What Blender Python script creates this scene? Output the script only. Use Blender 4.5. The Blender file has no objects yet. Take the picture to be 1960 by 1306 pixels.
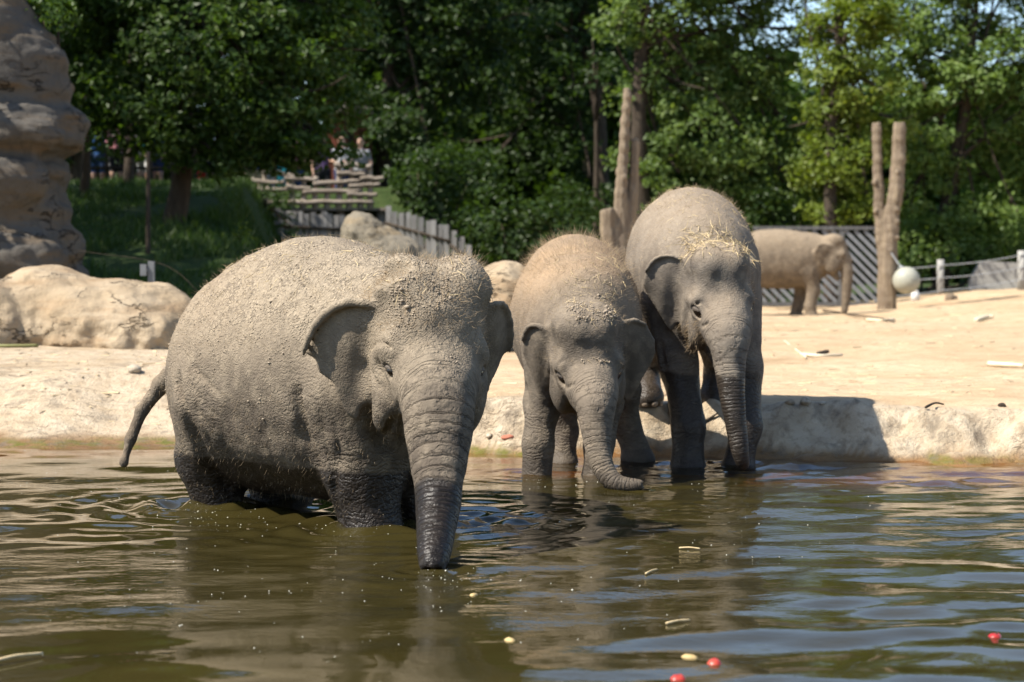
import bpy, math, random
import numpy as np
from mathutils import Vector, Matrix
R = math.radians
random.seed(7)
scene = bpy.context.scene
col = scene.collection

# ------------------------------------------------------------------ camera, sky, sun, exposure
CAM = np.array([0.0, 0.0, 1.32]); PITCH = R(2.0)
FPX = 70.0 / 36.0 * 1960.0
cam_d = bpy.data.cameras.new('camera')
cam_d.lens = 70.0; cam_d.sensor_width = 36.0
cam_d.clip_start = 0.1; cam_d.clip_end = 3000.0
cam_d.dof.use_dof = True; cam_d.dof.focus_distance = 10.6; cam_d.dof.aperture_fstop = 2.8
cam = bpy.data.objects.new('camera', cam_d); col.objects.link(cam)
cam.location = CAM; cam.rotation_euler = (R(90) - PITCH, 0, 0)
scene.camera = cam

SUN_EL = R(50); SUN_BACK = R(-24)        # sun from the left, a little to the viewer's side
sun_dir = Vector((-math.cos(SUN_EL) * math.cos(SUN_BACK), math.cos(SUN_EL) * math.sin(SUN_BACK), math.sin(SUN_EL)))
w = bpy.data.worlds.new('World'); scene.world = w; w.use_nodes = True
wn = w.node_tree.nodes; wl = w.node_tree.links
sky = wn.new('ShaderNodeTexSky'); sky.sky_type = 'NISHITA'; sky.sun_disc = False
sky.dust_density = 0.4; sky.ozone_density = 1.6
sky.sun_elevation = SUN_EL
sky.sun_rotation = math.atan2(sun_dir.x, sun_dir.y)
wl.new(sky.outputs[0], wn['Background'].inputs[0]); wn['Background'].inputs[1].default_value = 0.11
sd = bpy.data.lights.new('sun', 'SUN'); sd.energy = 5.0; sd.angle = R(0.53); sd.color = (1.0, 0.94, 0.84)
sun = bpy.data.objects.new('sun', sd); col.objects.link(sun)
sun.rotation_euler = sun_dir.to_track_quat('Z', 'Y').to_euler(); sun.location = (-20, 5, 25)
vs = scene.view_settings
vs.view_transform = 'Standard'; vs.look = 'None'; vs.exposure = 1.0; vs.gamma = 1.0; vs.use_curve_mapping = False
scene.render.engine = 'CYCLES'
cy = scene.cycles
cy.use_denoising = True; cy.max_bounces = 7; cy.diffuse_bounces = 3; cy.glossy_bounces = 3
cy.transparent_max_bounces = 8; cy.transmission_bounces = 4; cy.caustics_reflective = False; cy.caustics_refractive = False
cy.sample_clamp_indirect = 6.0

# ------------------------------------------------------------------ helpers
def at(px, py, D):
    """world point at forward distance D that the photograph shows at (px, py)"""
    a = (px - 980.0) / FPX; b = (653.0 - py) / FPX
    c, s = math.cos(PITCH), math.sin(PITCH)
    dy = c + b * s; dz = -s + b * c
    t = D / dy
    return np.array([a * t, D, CAM[2] + dz * t])

def hash3(ix, iy, iz, seed):
    n = (ix.astype(np.int64) * 374761393 + iy.astype(np.int64) * 668265263 + iz.astype(np.int64) * 2147483647 + seed * 1274126177) & 0xffffffff
    n = ((n ^ (n >> 13)) * 1274126177) & 0xffffffff
    n = n ^ (n >> 16)
    return (n & 0xffff) / 65535.0

def vnoise(p, seed=0):
    p = np.asarray(p, float)
    i = np.floor(p).astype(np.int64); f = p - i; u = f * f * (3 - 2 * f)
    r = 0.0
    for dx in (0, 1):
        wx = u[..., 0] if dx else 1 - u[..., 0]
        for dy in (0, 1):
            wy = u[..., 1] if dy else 1 - u[..., 1]
            for dz in (0, 1):
                wz = u[..., 2] if dz else 1 - u[..., 2]
                r = r + wx * wy * wz * hash3(i[..., 0] + dx, i[..., 1] + dy, i[..., 2] + dz, seed)
    return r * 2 - 1

def fbm(p, octaves=4, seed=0, gain=0.5):
    p = np.asarray(p, float); a = 1.0; r = 0.0
    for o in range(octaves):
        r = r + a * vnoise(p * (2.03 ** o) + o * 17.3, seed + o)
        a *= gain
    return r

def sstep(a, b, x):
    t = np.clip((np.asarray(x, float) - a) / (b - a), 0, 1)
    return t * t * (3 - 2 * t)

def mesh_np(name, V, F, mat=None, parent=None, smooth=True, attrs=None, mats=None, mat_idx=None):
    """V (n,3), F list of arrays (m,k) -> one mesh object"""
    me = bpy.data.meshes.new(name)
    Fs = F if isinstance(F, list) else [F]
    Fs = [np.asarray(f, np.int32) for f in Fs if len(f)]
    V = np.asarray(V, np.float32)
    me.vertices.add(len(V)); me.vertices.foreach_set('co', V.ravel())
    nl = sum(f.size for f in Fs); nf = sum(len(f) for f in Fs)
    me.loops.add(nl); me.polygons.add(nf)
    me.loops.foreach_set('vertex_index', np.concatenate([f.ravel() for f in Fs]))
    tot = np.concatenate([np.full(len(f), f.shape[1], np.int32) for f in Fs])
    st = np.concatenate([[0], np.cumsum(tot)[:-1]]).astype(np.int32)
    me.polygons.foreach_set('loop_start', st); me.polygons.foreach_set('loop_total', tot)
    me.update(calc_edges=True)
    me.polygons.foreach_set('use_smooth', np.full(nf, bool(smooth)))
    if attrs:
        for k, a in attrs.items():
            a = np.asarray(a, np.float32)
            if a.ndim == 2:
                at_ = me.attributes.new(k, 'FLOAT_VECTOR', 'POINT'); at_.data.foreach_set('vector', a.ravel())
            else:
                at_ = me.attributes.new(k, 'FLOAT', 'POINT'); at_.data.foreach_set('value', a)
    if mats:
        for m in mats: me.materials.append(m)
        if mat_idx is not None: me.polygons.foreach_set('material_index', np.asarray(mat_idx, np.int32))
    elif mat: me.materials.append(mat)
    me.update()
    o = bpy.data.objects.new(name, me); col.objects.link(o)
    if parent is not None: o.parent = parent
    return o

def place(o, parent):
    """parent a mesh built in world coordinates under a thing that stands elsewhere"""
    o.parent = parent
    o.matrix_parent_inverse = parent.matrix_basis.inverted()
    return o

def tag(o, label=None, cat=None, group=None, kind=None):
    if label: o['label'] = label
    if cat: o['category'] = cat
    if group: o['group'] = group
    if kind: o['kind'] = kind
    return o

def empty(name, loc, rz=0.0):
    o = bpy.data.objects.new(name, None); col.objects.link(o)
    o.location = loc; o.rotation_euler = (0, 0, rz); o.empty_display_size = 0.2
    return o

# ---- signed distance modelling on a grid, turned into one continuous surface
def smin(a, b, k):
    h = np.maximum(k - np.abs(a - b), 0) / k
    return np.minimum(a, b) - h * h * k * 0.25

class Field:
    def __init__(s, lo, hi, h):
        s.lo = np.array(lo, float); s.h = h
        s.n = np.ceil((np.array(hi, float) - s.lo) / h).astype(int) + 1
        s.F = np.full(s.n, 0.6, np.float32)
    def sub(s, lo, hi):
        a = np.clip(np.floor((np.array(lo) - s.lo) / s.h).astype(int), 0, s.n)
        b = np.clip(np.ceil((np.array(hi) - s.lo) / s.h).astype(int) + 1, 0, s.n)
        if np.any(b <= a): return None, None
        ax = [(s.lo[i] + s.h * np.arange(a[i], b[i])).astype(np.float32) for i in range(3)]
        P = np.meshgrid(*ax, indexing='ij', sparse=True)
        return tuple(slice(a[i], b[i]) for i in range(3)), P
    def put(s, d, sl, k, sign=1):
        if sign > 0: s.F[sl] = smin(s.F[sl], d, k)
        else: s.F[sl] = -smin(-s.F[sl], d, k)
    def ell(s, c, r, M=None, k=0.1, sign=1):
        c = np.array(c, float); r = np.array(r, float)
        M = np.eye(3) if M is None else np.array(M, float)       # columns = axes
        e = np.sqrt(((M * r) ** 2).sum(1)) + k + 3 * s.h
        sl, P = s.sub(c - e, c + e)
        if sl is None: return
        q = [P[i] - c[i] for i in range(3)]
        l = [sum(M[i, j] * q[i] for i in range(3)) for j in range(3)]
        k0 = np.sqrt(sum((l[j] / r[j]) ** 2 for j in range(3))) + 1e-6
        k1 = np.sqrt(sum((l[j] / r[j] ** 2) ** 2 for j in range(3))) + 1e-6
        s.put(k0 * (k0 - 1) / k1, sl, k, sign)
    def cone(s, a, b, r1, r2, k=0.05, sign=1):
        a = np.array(a, float); b = np.array(b, float)
        m = max(r1, r2) + k + 3 * s.h
        sl, P = s.sub(np.minimum(a, b) - m, np.maximum(a, b) + m)
        if sl is None: return
        ba = b - a; L2 = float(ba @ ba) + 1e-9
        q = [P[i] - a[i] for i in range(3)]
        t = np.clip(sum(q[i] * ba[i] for i in range(3)) / L2, 0, 1)
        d = np.sqrt(sum((q[i] - t * ba[i]) ** 2 for i in range(3))) - (r1 + (r2 - r1) * t)
        s.put(d, sl, k, sign)
    def chain(s, pts, rad, k=0.05, k0=None):
        for i in range(len(pts) - 1):
            s.cone(pts[i], pts[i + 1], rad[i], rad[i + 1], k0 if (i == 0 and k0) else k)
    def sheet(s, o, U, V, W, poly, bend, t, k=0.02):
        poly = np.array(poly, float)
        pts = [o + u * U + v * V + bend(u, v) * W for u, v in poly]
        lo = np.min(pts, 0) - 0.08; hi = np.max(pts, 0) + 0.08
        sl, P = s.sub(lo, hi)
        if sl is None: return
        q = [P[i] - o[i] for i in range(3)]
        u = sum(U[i] * q[i] for i in range(3)); v = sum(V[i] * q[i] for i in range(3)); ww = sum(W[i] * q[i] for i in range(3))
        ww = ww - bend(u, v)
        d = np.full(u.shape, 1e9); sg = np.ones(u.shape)
        n = len(poly)
        for i in range(n):
            a = poly[i]; b = poly[i - 1]
            e = b - a; px = u - a[0]; py = v - a[1]
            tt = np.clip((px * e[0] + py * e[1]) / (e @ e), 0, 1)
            d = np.minimum(d, (px - e[0] * tt) ** 2 + (py - e[1] * tt) ** 2)
            c1 = v >= a[1]; c2 = v < b[1]; c3 = e[0] * py > e[1] * px
            fl = (c1 & c2 & c3) | (~c1 & ~c2 & ~c3)
            sg = np.where(fl, -sg, sg)
        d2 = sg * np.sqrt(d) + t * 0.5
        dw = np.abs(ww) * 0.9
        dd = np.sqrt(np.maximum(d2, 0) ** 2 + dw ** 2) - t * 0.5
        s.put(dd.astype(np.float32), sl, k)
    def hit(s, px, py, d0, d1):
        D = np.arange(d0, d1, s.h * 0.5)
        p0 = at(px, py, 1.0) - CAM
        P = CAM + p0 * D[:, None]
        i = np.rint((P - s.lo) / s.h).astype(int)
        ok = np.all((i >= 0) & (i < s.n), axis=1)
        v = np.full(len(D), 1.0); v[ok] = s.F[i[ok, 0], i[ok, 1], i[ok, 2]]
        k = int(np.argmax(v < 0))
        return P[k] if v[k] < 0 else None
    def surface(s):
        F = s.F; S = F < 0
        c = np.zeros(s.n - 1, np.int8)
        for i in (0, 1):
            for j in (0, 1):
                for l in (0, 1):
                    c += S[i:s.n[0] - 1 + i, j:s.n[1] - 1 + j, l:s.n[2] - 1 + l]
        I, J, L = np.nonzero((c > 0) & (c < 8))
        idx = np.full(s.n - 1, -1, np.int32); idx[I, J, L] = np.arange(len(I))
        acc = np.zeros((len(I), 3)); cnt = np.zeros(len(I))
        for ax in range(3):
            o1, o2 = [x for x in range(3) if x != ax]
            for p in (0, 1):
                for q in (0, 1):
                    a = [0, 0, 0]; a[o1] = p; a[o2] = q
                    b = list(a); b[ax] = 1
                    fa = F[I + a[0], J + a[1], L + a[2]]; fb = F[I + b[0], J + b[1], L + b[2]]
                    m = (fa < 0) != (fb < 0)
                    t = np.where(m, fa / np.where(m, fa - fb, 1), 0)
                    pos = np.zeros((len(I), 3)); pos[:] = a
                    pos[:, ax] = t
                    acc[m] += pos[m]; cnt[m] += 1
        V = s.lo + s.h * (np.stack([I, J, L], 1) + acc / cnt[:, None])
        quads = []
        for ax in range(3):
            o1, o2 = (ax + 1) % 3, (ax + 2) % 3
            sa = [slice(None)] * 3; sb = [slice(None)] * 3
            sa[ax] = slice(0, -1); sb[ax] = slice(1, None)
            A = S[tuple(sa)]; B = S[tuple(sb)]
            E = np.stack(np.nonzero(A != B), 1)
            ok = (E[:, o1] > 0) & (E[:, o2] > 0) & (E[:, o1] < s.n[o1] - 1) & (E[:, o2] < s.n[o2] - 1)
            E = E[ok]
            def cell(d1, d2):
                e = E.copy(); e[:, o1] += d1; e[:, o2] += d2
                return idx[e[:, 0], e[:, 1], e[:, 2]]
            Q = np.stack([cell(-1, -1), cell(0, -1), cell(0, 0), cell(-1, 0)], 1)
            fl = ~A[E[:, 0], E[:, 1], E[:, 2]]
            Q[fl] = Q[fl][:, ::-1]
            quads.append(Q)
        return V, np.concatenate(quads)

def vnormals(V, Q):
    n = np.cross(V[Q[:, 2]] - V[Q[:, 0]], V[Q[:, 3 if Q.shape[1] > 3 else 1]] - V[Q[:, 1]]) if Q.shape[1] > 3 else np.cross(V[Q[:, 1]] - V[Q[:, 0]], V[Q[:, 2]] - V[Q[:, 0]])
    N = np.zeros_like(V)
    for j in range(Q.shape[1]): np.add.at(N, Q[:, j], n)
    return N / (np.linalg.norm(N, axis=1, keepdims=True) + 1e-12)

def relax(V, Q, it=2, a=0.5):
    E = np.concatenate([np.stack([Q[:, j], Q[:, (j + 1) % 4]], 1) for j in range(4)])
    for _ in range(it):
        acc = np.zeros_like(V); c = np.zeros(len(V))
        for x, y in ((0, 1), (1, 0)):
            for d in range(3): acc[:, d] += np.bincount(E[:, x], V[E[:, y], d], len(V))
            c += np.bincount(E[:, x], minlength=len(V))
        V = V * (1 - a) + a * acc / c[:, None]
    return V

# ---- tubes
def tube(pts, rad, sides=10, cap=True, wob=0.0, seed=0):
    pts = np.array(pts, float); n = len(pts)
    rad = np.array(rad, float) * np.ones(n)
    T = np.gradient(pts, axis=0); T /= np.linalg.norm(T, axis=1, keepdims=True) + 1e-9
    ref = np.array([0, 0, 1.0]) if abs(T[0][2]) < 0.9 else np.array([1.0, 0, 0])
    V = []; rng = np.random.RandomState(seed)
    A = np.cross(ref, T[0]); A /= np.linalg.norm(A)
    for i in range(n):
        A = A - T[i] * (A @ T[i]); A /= np.linalg.norm(A) + 1e-9
        B = np.cross(T[i], A)
        th = np.arange(sides) / sides * 2 * math.pi
        rr = rad[i] * (1 + wob * rng.uniform(-1, 1, sides))
        V.append(pts[i] + np.outer(np.cos(th) * rr, A) + np.outer(np.sin(th) * rr, B))
    V = np.concatenate(V)
    i, j = np.meshgrid(np.arange(n - 1), np.arange(sides), indexing='ij')
    j2 = (j + 1) % sides
    Q = np.stack([i * sides + j, i * sides + j2, (i + 1) * sides + j2, (i + 1) * sides + j], -1).reshape(-1, 4)
    T3 = np.zeros((0, 3), int)
    if cap:
        V = np.concatenate([V, pts[:1], pts[-1:]])
        a = np.arange(sides); b = (a + 1) % sides
        T3 = np.concatenate([np.stack([np.full(sides, n * sides), b, a], 1), np.stack([np.full(sides, n * sides + 1), (n - 1) * sides + a, (n - 1) * sides + b], 1)])
    return V, Q, T3

def join(parts):
    Vs, Qs, Ts = [], [], []; o = 0
    for V, Q, T3 in parts:
        Vs.append(V); Qs.append(np.asarray(Q, int).reshape(-1, 4) + o); Ts.append(np.asarray(T3, int).reshape(-1, 3) + o); o += len(V)
    return np.concatenate(Vs), [np.concatenate(Qs), np.concatenate(Ts)]

def spline(P, n):
    P = np.array(P, float); m = len(P)
    t = np.linspace(0, m - 1, n); out = []
    for x in t:
        i = min(int(x), m - 2); f = x - i
        p0 = P[max(i - 1, 0)]; p1 = P[i]; p2 = P[i + 1]; p3 = P[min(i + 2, m - 1)]
        out.append(0.5 * ((2 * p1) + (p2 - p0) * f + (2 * p0 - 5 * p1 + 4 * p2 - p3) * f * f + (3 * p1 - p0 - 3 * p2 + p3) * f ** 3))
    return np.array(out)

def box(c, s, M=None):
    c = np.array(c, float); s = np.array(s, float) / 2
    V = np.array([[x, y, z] for x in (-1, 1) for y in (-1, 1) for z in (-1, 1)], float) * s
    if M is not None: V = V @ np.array(M).T
    Q = np.array([[0, 1, 3, 2], [4, 6, 7, 5], [0, 4, 5, 1], [2, 3, 7, 6], [0, 2, 6, 4], [1, 5, 7, 3]])
    return V + c, Q, np.zeros((0, 3), int)

def rotz(a):
    c, s = math.cos(a), math.sin(a)
    return np.array([[c, -s, 0], [s, c, 0], [0, 0, 1.0]])

# ---- materials
class NT:
    def __init__(s, name):
        s.m = bpy.data.materials.new(name); s.m.use_nodes = True
        s.t = s.m.node_tree; s.n = s.t.nodes; s.n.clear()
        s.out = s.n.new('ShaderNodeOutputMaterial')
    def add(s, typ, **kw):
        n = s.n.new('ShaderNode' + typ)
        for k, v in kw.items():
            if k in n.inputs: s.inp(n, k, v)
            else: setattr(n, k, v)
        return n
    def inp(s, n, k, v):
        i = n.inputs[k]
        if isinstance(v, bpy.types.NodeSocket): s.t.links.new(v, i)
        elif isinstance(v, (tuple, list)) and len(v) == 3 and i.type == 'RGBA': i.default_value = (*v, 1)
        else: i.default_value = v
    def attr(s, name, out='Fac'): return s.add('Attribute', attribute_name=name).outputs[out]
    def obj(s): return s.add('TexCoord').outputs['Object']
    def pos(s): return s.add('NewGeometry').outputs['Position']
    def noise(s, scale, detail=4, rough=0.55, vec=None, dist=0.0):
        n = s.add('TexNoise'); n.inputs['Scale'].default_value = scale; n.inputs['Detail'].default_value = detail
        n.inputs['Roughness'].default_value = rough; n.inputs['Distortion'].default_value = dist
        s.t.links.new(vec if vec is not None else s.pos(), n.inputs['Vector'])
        return n.outputs['Fac']
    def vor(s, scale, feature='F1', vec=None, rnd=1.0):
        n = s.add('TexVoronoi', feature=feature); n.inputs['Scale'].default_value = scale; n.inputs['Randomness'].default_value = rnd
        s.t.links.new(vec if vec is not None else s.pos(), n.inputs['Vector'])
        return n.outputs['Distance']
    def scl(s, v, vec=None):
        n = s.add('Mapping'); n.inputs['Scale'].default_value = v
        s.t.links.new(vec if vec is not None else s.pos(), n.inputs['Vector']); return n.outputs[0]
    def math(s, op, a, b=0.0, clamp=False):
        n = s.add('Math', operation=op, use_clamp=clamp)
        for i, v in ((0, a), (1, b)):
            if isinstance(v, bpy.types.NodeSocket): s.t.links.new(v, n.inputs[i])
            else: n.inputs[i].default_value = v
        return n.outputs[0]
    def ramp(s, f, a, b, ca=0.0, cb=1.0):
        n = s.add('MapRange', interpolation_type='SMOOTHSTEP'); s.inp(n, 'Value', f)
        n.inputs['From Min'].default_value = a; n.inputs['From Max'].default_value = b
        n.inputs['To Min'].default_value = ca; n.inputs['To Max'].default_value = cb
        return n.outputs[0]
    def mix(s, f, a, b, blend='MIX'):
        n = s.add('Mix', data_type='RGBA', blend_type=blend)
        for i, v in ((0, f), (6, a), (7, b)):
            if isinstance(v, bpy.types.NodeSocket): s.t.links.new(v, n.inputs[i])
            elif i == 0: n.inputs[0].default_value = v
            else: n.inputs[i].default_value = (*v, 1)
        return n.outputs[2]
    def bump(s, h, strength=0.5, dist=0.01, normal=None):
        n = s.add('Bump'); s.inp(n, 'Height', h); s.inp(n, 'Strength', strength); n.inputs['Distance'].default_value = dist
        if normal is not None: s.inp(n, 'Normal', normal)
        return n.outputs[0]
    def principled(s, color, rough=0.8, normal=None, spec=0.3, **kw):
        p = s.add('BsdfPrincipled'); s.inp(p, 'Base Color', color); s.inp(p, 'Roughness', rough)
        s.inp(p, 'Specular IOR Level', spec)
        if normal is not None: s.inp(p, 'Normal', normal)
        for k, v in kw.items(): s.inp(p, k.replace('_', ' '), v)
        s.t.links.new(p.outputs[0], s.out.inputs['Surface']); return p

def simple_mat(name, c1, c2, scale=6.0, rough=0.8, bump=0.3, bdist=0.01, spec=0.25, stretch=None):
    t = NT(name); v = t.scl(stretch, t.obj()) if stretch else t.obj()
    n = t.noise(scale, 5, 0.6, v); f = t.noise(scale * 6, 4, 0.6, v)
    c = t.mix(t.ramp(n, 0.3, 0.7), c1, c2)
    c = t.mix(t.ramp(f, 0.35, 0.7, 0.0, 0.35), c, tuple(x * 0.6 for x in c1))
    t.principled(c, rough, t.bump(t.math('ADD', n, f), bump, bdist), spec)
    return t.m
# ------------------------------------------------------------------ ground
def shore(X):
    X = np.asarray(X, float)
    y = np.interp(X, [-60, -8, -4, -2.3, -1.0, 0.2, 1.3, 2.6, 3.6, 6, 60], [13.0, 15.3, 15.0, 15.05, 14.75, 14.45, 14.40, 14.05, 13.70, 13.3, 12.0])
    q = np.stack([X * 1.1, X * 0, X * 0], -1)
    return y + 0.16 * fbm(q, 4, 31) * sstep(60, 8, np.abs(X))

def ground_height(X, Y):
    X = np.asarray(X, float); Y = np.asarray(Y, float)
    q = np.stack([X, Y, X * 0], -1)
    d = Y - shore(X)
    right = sstep(-1.6, -0.4, X)                     # steep ledge on the right, smooth slope on the left
    nz = fbm(q * 0.9, 4, 41)
    led = 0.335 + 0.02 * nz
    prof_r = led * sstep(-0.02, 0.34, d + 0.12 * fbm(q * 2.3, 3, 43)) ** 0.75 + 0.03 * sstep(0.3, 1.6, d)
    prof_l = 0.50 * sstep(-0.15, 1.9, d + 0.15 * nz) + 0.06 * sstep(1.5, 5.0, d)
    z = prof_l * (1 - right) + prof_r * right
    # bed
    shallow = np.interp(X, [-5, -1.5, -0.2, 2.5, 5], [0.5, 0.6, 1.55, 1.5, 1.0])
    bed = -0.05 * sstep(0, -0.5, d) - 0.87 * sstep(0.0, -1.4, d + shallow)
    z = np.where(d < 0, np.minimum(bed + z * 0, 0) + z * sstep(-0.15, 0.0, d), z)
    # far yard rises gently, most at the right
    z = z + sstep(18, 46, Y) * 0.10 + sstep(30, 48, Y) * sstep(6.0, 12.0, X) * 0.42 * (X > 0)
    # grassy hill at the left behind the rocks
    lx = X / np.maximum(Y, 1.0)                       # the hill narrows towards the water
    edge = np.where(Y < 46.4, -0.125, -0.03)          # it ends at the plank fence; the plateau goes on behind
    hill = sstep(24, 45.5, Y) * sstep(edge + 0.012, edge - 0.012, lx + 0.004 * fbm(q * 0.8, 2, 45)) + 0.30 * sstep(24, 46, Y) * sstep(0.04, -0.02, lx) * sstep(-0.14, -0.11, lx) * (Y < 46.4)
    z = z + hill * 2.62
    z = z + sstep(60, 110, Y) * sstep(0.05, -0.1, lx) * 4.0
    z = z + sstep(0.2, 1.2, d) * (0.015 * fbm(q * 1.7, 4, 47) + 0.05 * fbm(q * 0.35, 3, 49) * sstep(1, 4, d))
    # small worn step across the sand
    step = Y - (23.6 + 0.10 * (X - 5) + 0.5 * fbm(q * 0.5, 3, 53))
    z = z + 0.06 * sstep(-0.1, 0.1, step) * sstep(3.2, 4.2, X) * sstep(26, 24, Y)
    rough = (fbm(q * 9, 3, 59) * 0.02 + fbm(q * 3.3, 3, 61) * 0.03) * sstep(-0.25, 0.05, d) * sstep(1.0, 0.25, d) * right
    lump = np.abs(fbm(q * 4.1, 3, 63)) * 0.10 * sstep(-0.15, 0.1, d) * sstep(0.5, 0.2, d) * right
    return z + rough + lump

def axis(spec):
    out = [spec[0][0]]
    for a, b, st in spec:
        n = max(1, int(round((b - a) / st))); out += list(np.linspace(a, b, n + 1)[1:])
    return np.array(out)

def grid_mesh(name, xs, ys, zf, mat, attrs=None, parent=None):
    X, Y = np.meshgrid(xs, ys, indexing='ij'); Z = zf(X, Y)
    V = np.stack([X, Y, Z], -1).reshape(-1, 3)
    nx, ny = len(xs), len(ys)
    i, j = np.meshgrid(np.arange(nx - 1), np.arange(ny - 1), indexing='ij')
    Q = np.stack([i * ny + j, (i + 1) * ny + j, (i + 1) * ny + j + 1, i * ny + j + 1], -1).reshape(-1, 4)
    return mesh_np(name, V, Q, mat, attrs=attrs(V) if attrs else None, parent=parent)

def ground_mat():
    t = NT('ground_sand_rock_grass'); p = t.pos()
    n1 = t.noise(0.7, 5, 0.6); n2 = t.noise(5, 5, 0.65); n3 = t.noise(40, 4, 0.7); n4 = t.noise(160, 2, 0.7)
    sand = t.mix(t.ramp(n1, 0.3, 0.7), (0.46, 0.325, 0.195), (0.58, 0.44, 0.285))
    sand = t.mix(t.ramp(n2, 0.42, 0.72, 0, 0.7), sand, (0.38, 0.26, 0.15))
    sand = t.mix(t.ramp(n3, 0.55, 0.70, 0, 0.5), sand, (0.27, 0.185, 0.11))
    sand = t.mix(t.ramp(t.noise(1.1, 5, 0.7, t.scl((0.45, 1.6, 1.0))), 0.56, 0.68, 0, 0.45), sand, (0.29, 0.215, 0.13))
    rock = t.mix(t.ramp(n2, 0.3, 0.7), (0.44, 0.345, 0.235), (0.56, 0.465, 0.34))
    rock = t.mix(t.ramp(t.noise(12, 5, 0.7), 0.48, 0.66, 0, 0.6), rock, (0.25, 0.185, 0.12))
    c = t.mix(t.attr('rock'), sand, rock)
    gr = t.mix(t.ramp(n2, 0.3, 0.7), (0.026, 0.05, 0.012), (0.05, 0.075, 0.022))
    gr = t.mix(t.ramp(n3, 0.45, 0.7, 0, 0.5), gr, (0.06, 0.05, 0.03))
    c = t.mix(t.attr('grass'), c, gr)
    damp = t.attr('damp')
    c = t.mix(damp, c, t.mix(1.0, c, (0.50, 0.36, 0.22), 'MULTIPLY'))
    alg = t.math('MULTIPLY', t.attr('algae'), t.ramp(n2, 0.42, 0.6))
    c = t.mix(alg, c, (0.13, 0.13, 0.02))
    crack = t.ramp(t.noise(2.2, 6, 0.65, t.scl((1.0, 3.0, 2.0))), 0.485, 0.5, 0, 1)
    h = t.math('ADD', t.math('MULTIPLY', n2, 1.2), t.math('ADD', t.math('MULTIPLY', n3, 0.55), t.math('MULTIPLY', n4, 0.2)))
    h = t.math('ADD', h, t.math('MULTIPLY', t.attr('rock'), t.math('MULTIPLY', t.noise(18, 5, 0.75), 1.5)))
    ck = t.math('MULTIPLY', t.ramp(t.math('ABSOLUTE', t.math('SUBTRACT', t.noise(1.6, 5, 0.6, t.scl((0.6, 2.2, 2.0))), 0.5)), 0.0, 0.012, 1.0, 0.0), t.ramp(n1, 0.45, 0.6))
    c = t.mix(t.math('MULTIPLY', t.math('MULTIPLY', ck, t.attr('rock')), 0.6), c, (0.16, 0.115, 0.075))
    h = t.math('SUBTRACT', h, t.math('MULTIPLY', ck, 0.8))
    pr = t.ramp(t.vor(1.9, 'F1', None), 0.10, 0.24)
    h = t.math('ADD', h, t.math('MULTIPLY', pr, t.math('MULTIPLY', t.math('SUBTRACT', 1.0, t.attr('rock')), 0.7)))
    pat = t.math('MULTIPLY', t.ramp(t.noise(0.42, 5, 0.65, t.scl((0.6, 1.5, 1.0))), 0.52, 0.64, 0, 0.5), t.math('SUBTRACT', 1.0, t.attr('grass')))
    c = t.mix(pat, c, t.mix(1.0, c, (0.62, 0.55, 0.45), 'MULTIPLY'))
    stn = t.math('MULTIPLY', t.attr('rock'), t.ramp(t.noise(3.5, 6, 0.7, t.scl((1.4, 1.4, 0.5))), 0.50, 0.66, 0, 0.65))
    c = t.mix(stn, c, (0.17, 0.14, 0.105))
    t.principled(c, t.ramp(damp, 0, 1, 0.92, 0.55), t.bump(h, 0.75, 0.03), 0.15)
    return t.m

def ground_attrs(V):
    X, Y, Z = V.T
    d = Y - shore(X); q = V * np.array([1, 1, 0.0])
    lx = X / np.maximum(Y, 1)
    grass = sstep(23.5, 26.0, Y + 1.2 * fbm(q * 0.6, 3, 71)) * sstep(0.0, -0.04, lx + 0.01 * fbm(q * 0.4, 2, 73))
    grass = np.maximum(grass, sstep(47, 50, Y + fbm(q * 0.5, 2, 75)))
    rock = sstep(0.95, 0.35, d + 0.25 * fbm(q * 2, 3, 77)) * sstep(-0.3, 0.0, d)
    rock = np.maximum(rock, 0.75 * sstep(-0.6, -1.4, X) * sstep(6.5, 4.5, d))
    damp = sstep(0.085, 0.02, Z + 0.03 * fbm(q * 3, 3, 79))
    alg = sstep(0.05, 0.0, np.abs(Z - 0.015)) * sstep(0.1, 0.5, fbm(q * 0.7, 3, 81) + 0.45 * (X > 2.9) + 0.2 * (X < -2))
    return dict(grass=grass, rock=rock * (1 - grass), damp=damp, algae=alg)

gx = axis([(-420, -60, 30), (-60, -12, 2.5), (-12, -4.6, 0.25), (-4.6, 4.6, 0.042), (4.6, 14, 0.25), (14, 60, 2.5), (60, 420, 30)])
gy = axis([(-60, 4, 4), (4, 11, 0.25), (11, 12.9, 0.08), (12.9, 16.2, 0.036), (16.2, 20, 0.09), (20, 50, 0.35), (50, 130, 2.5), (130, 900, 60)])
M_ground = ground_mat()
tag(grid_mesh('ground', gx, gy, ground_height, M_ground, ground_attrs), kind='structure')
gh = lambda x, y: float(ground_height(np.array([x]), np.array([y]))[0])

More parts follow.
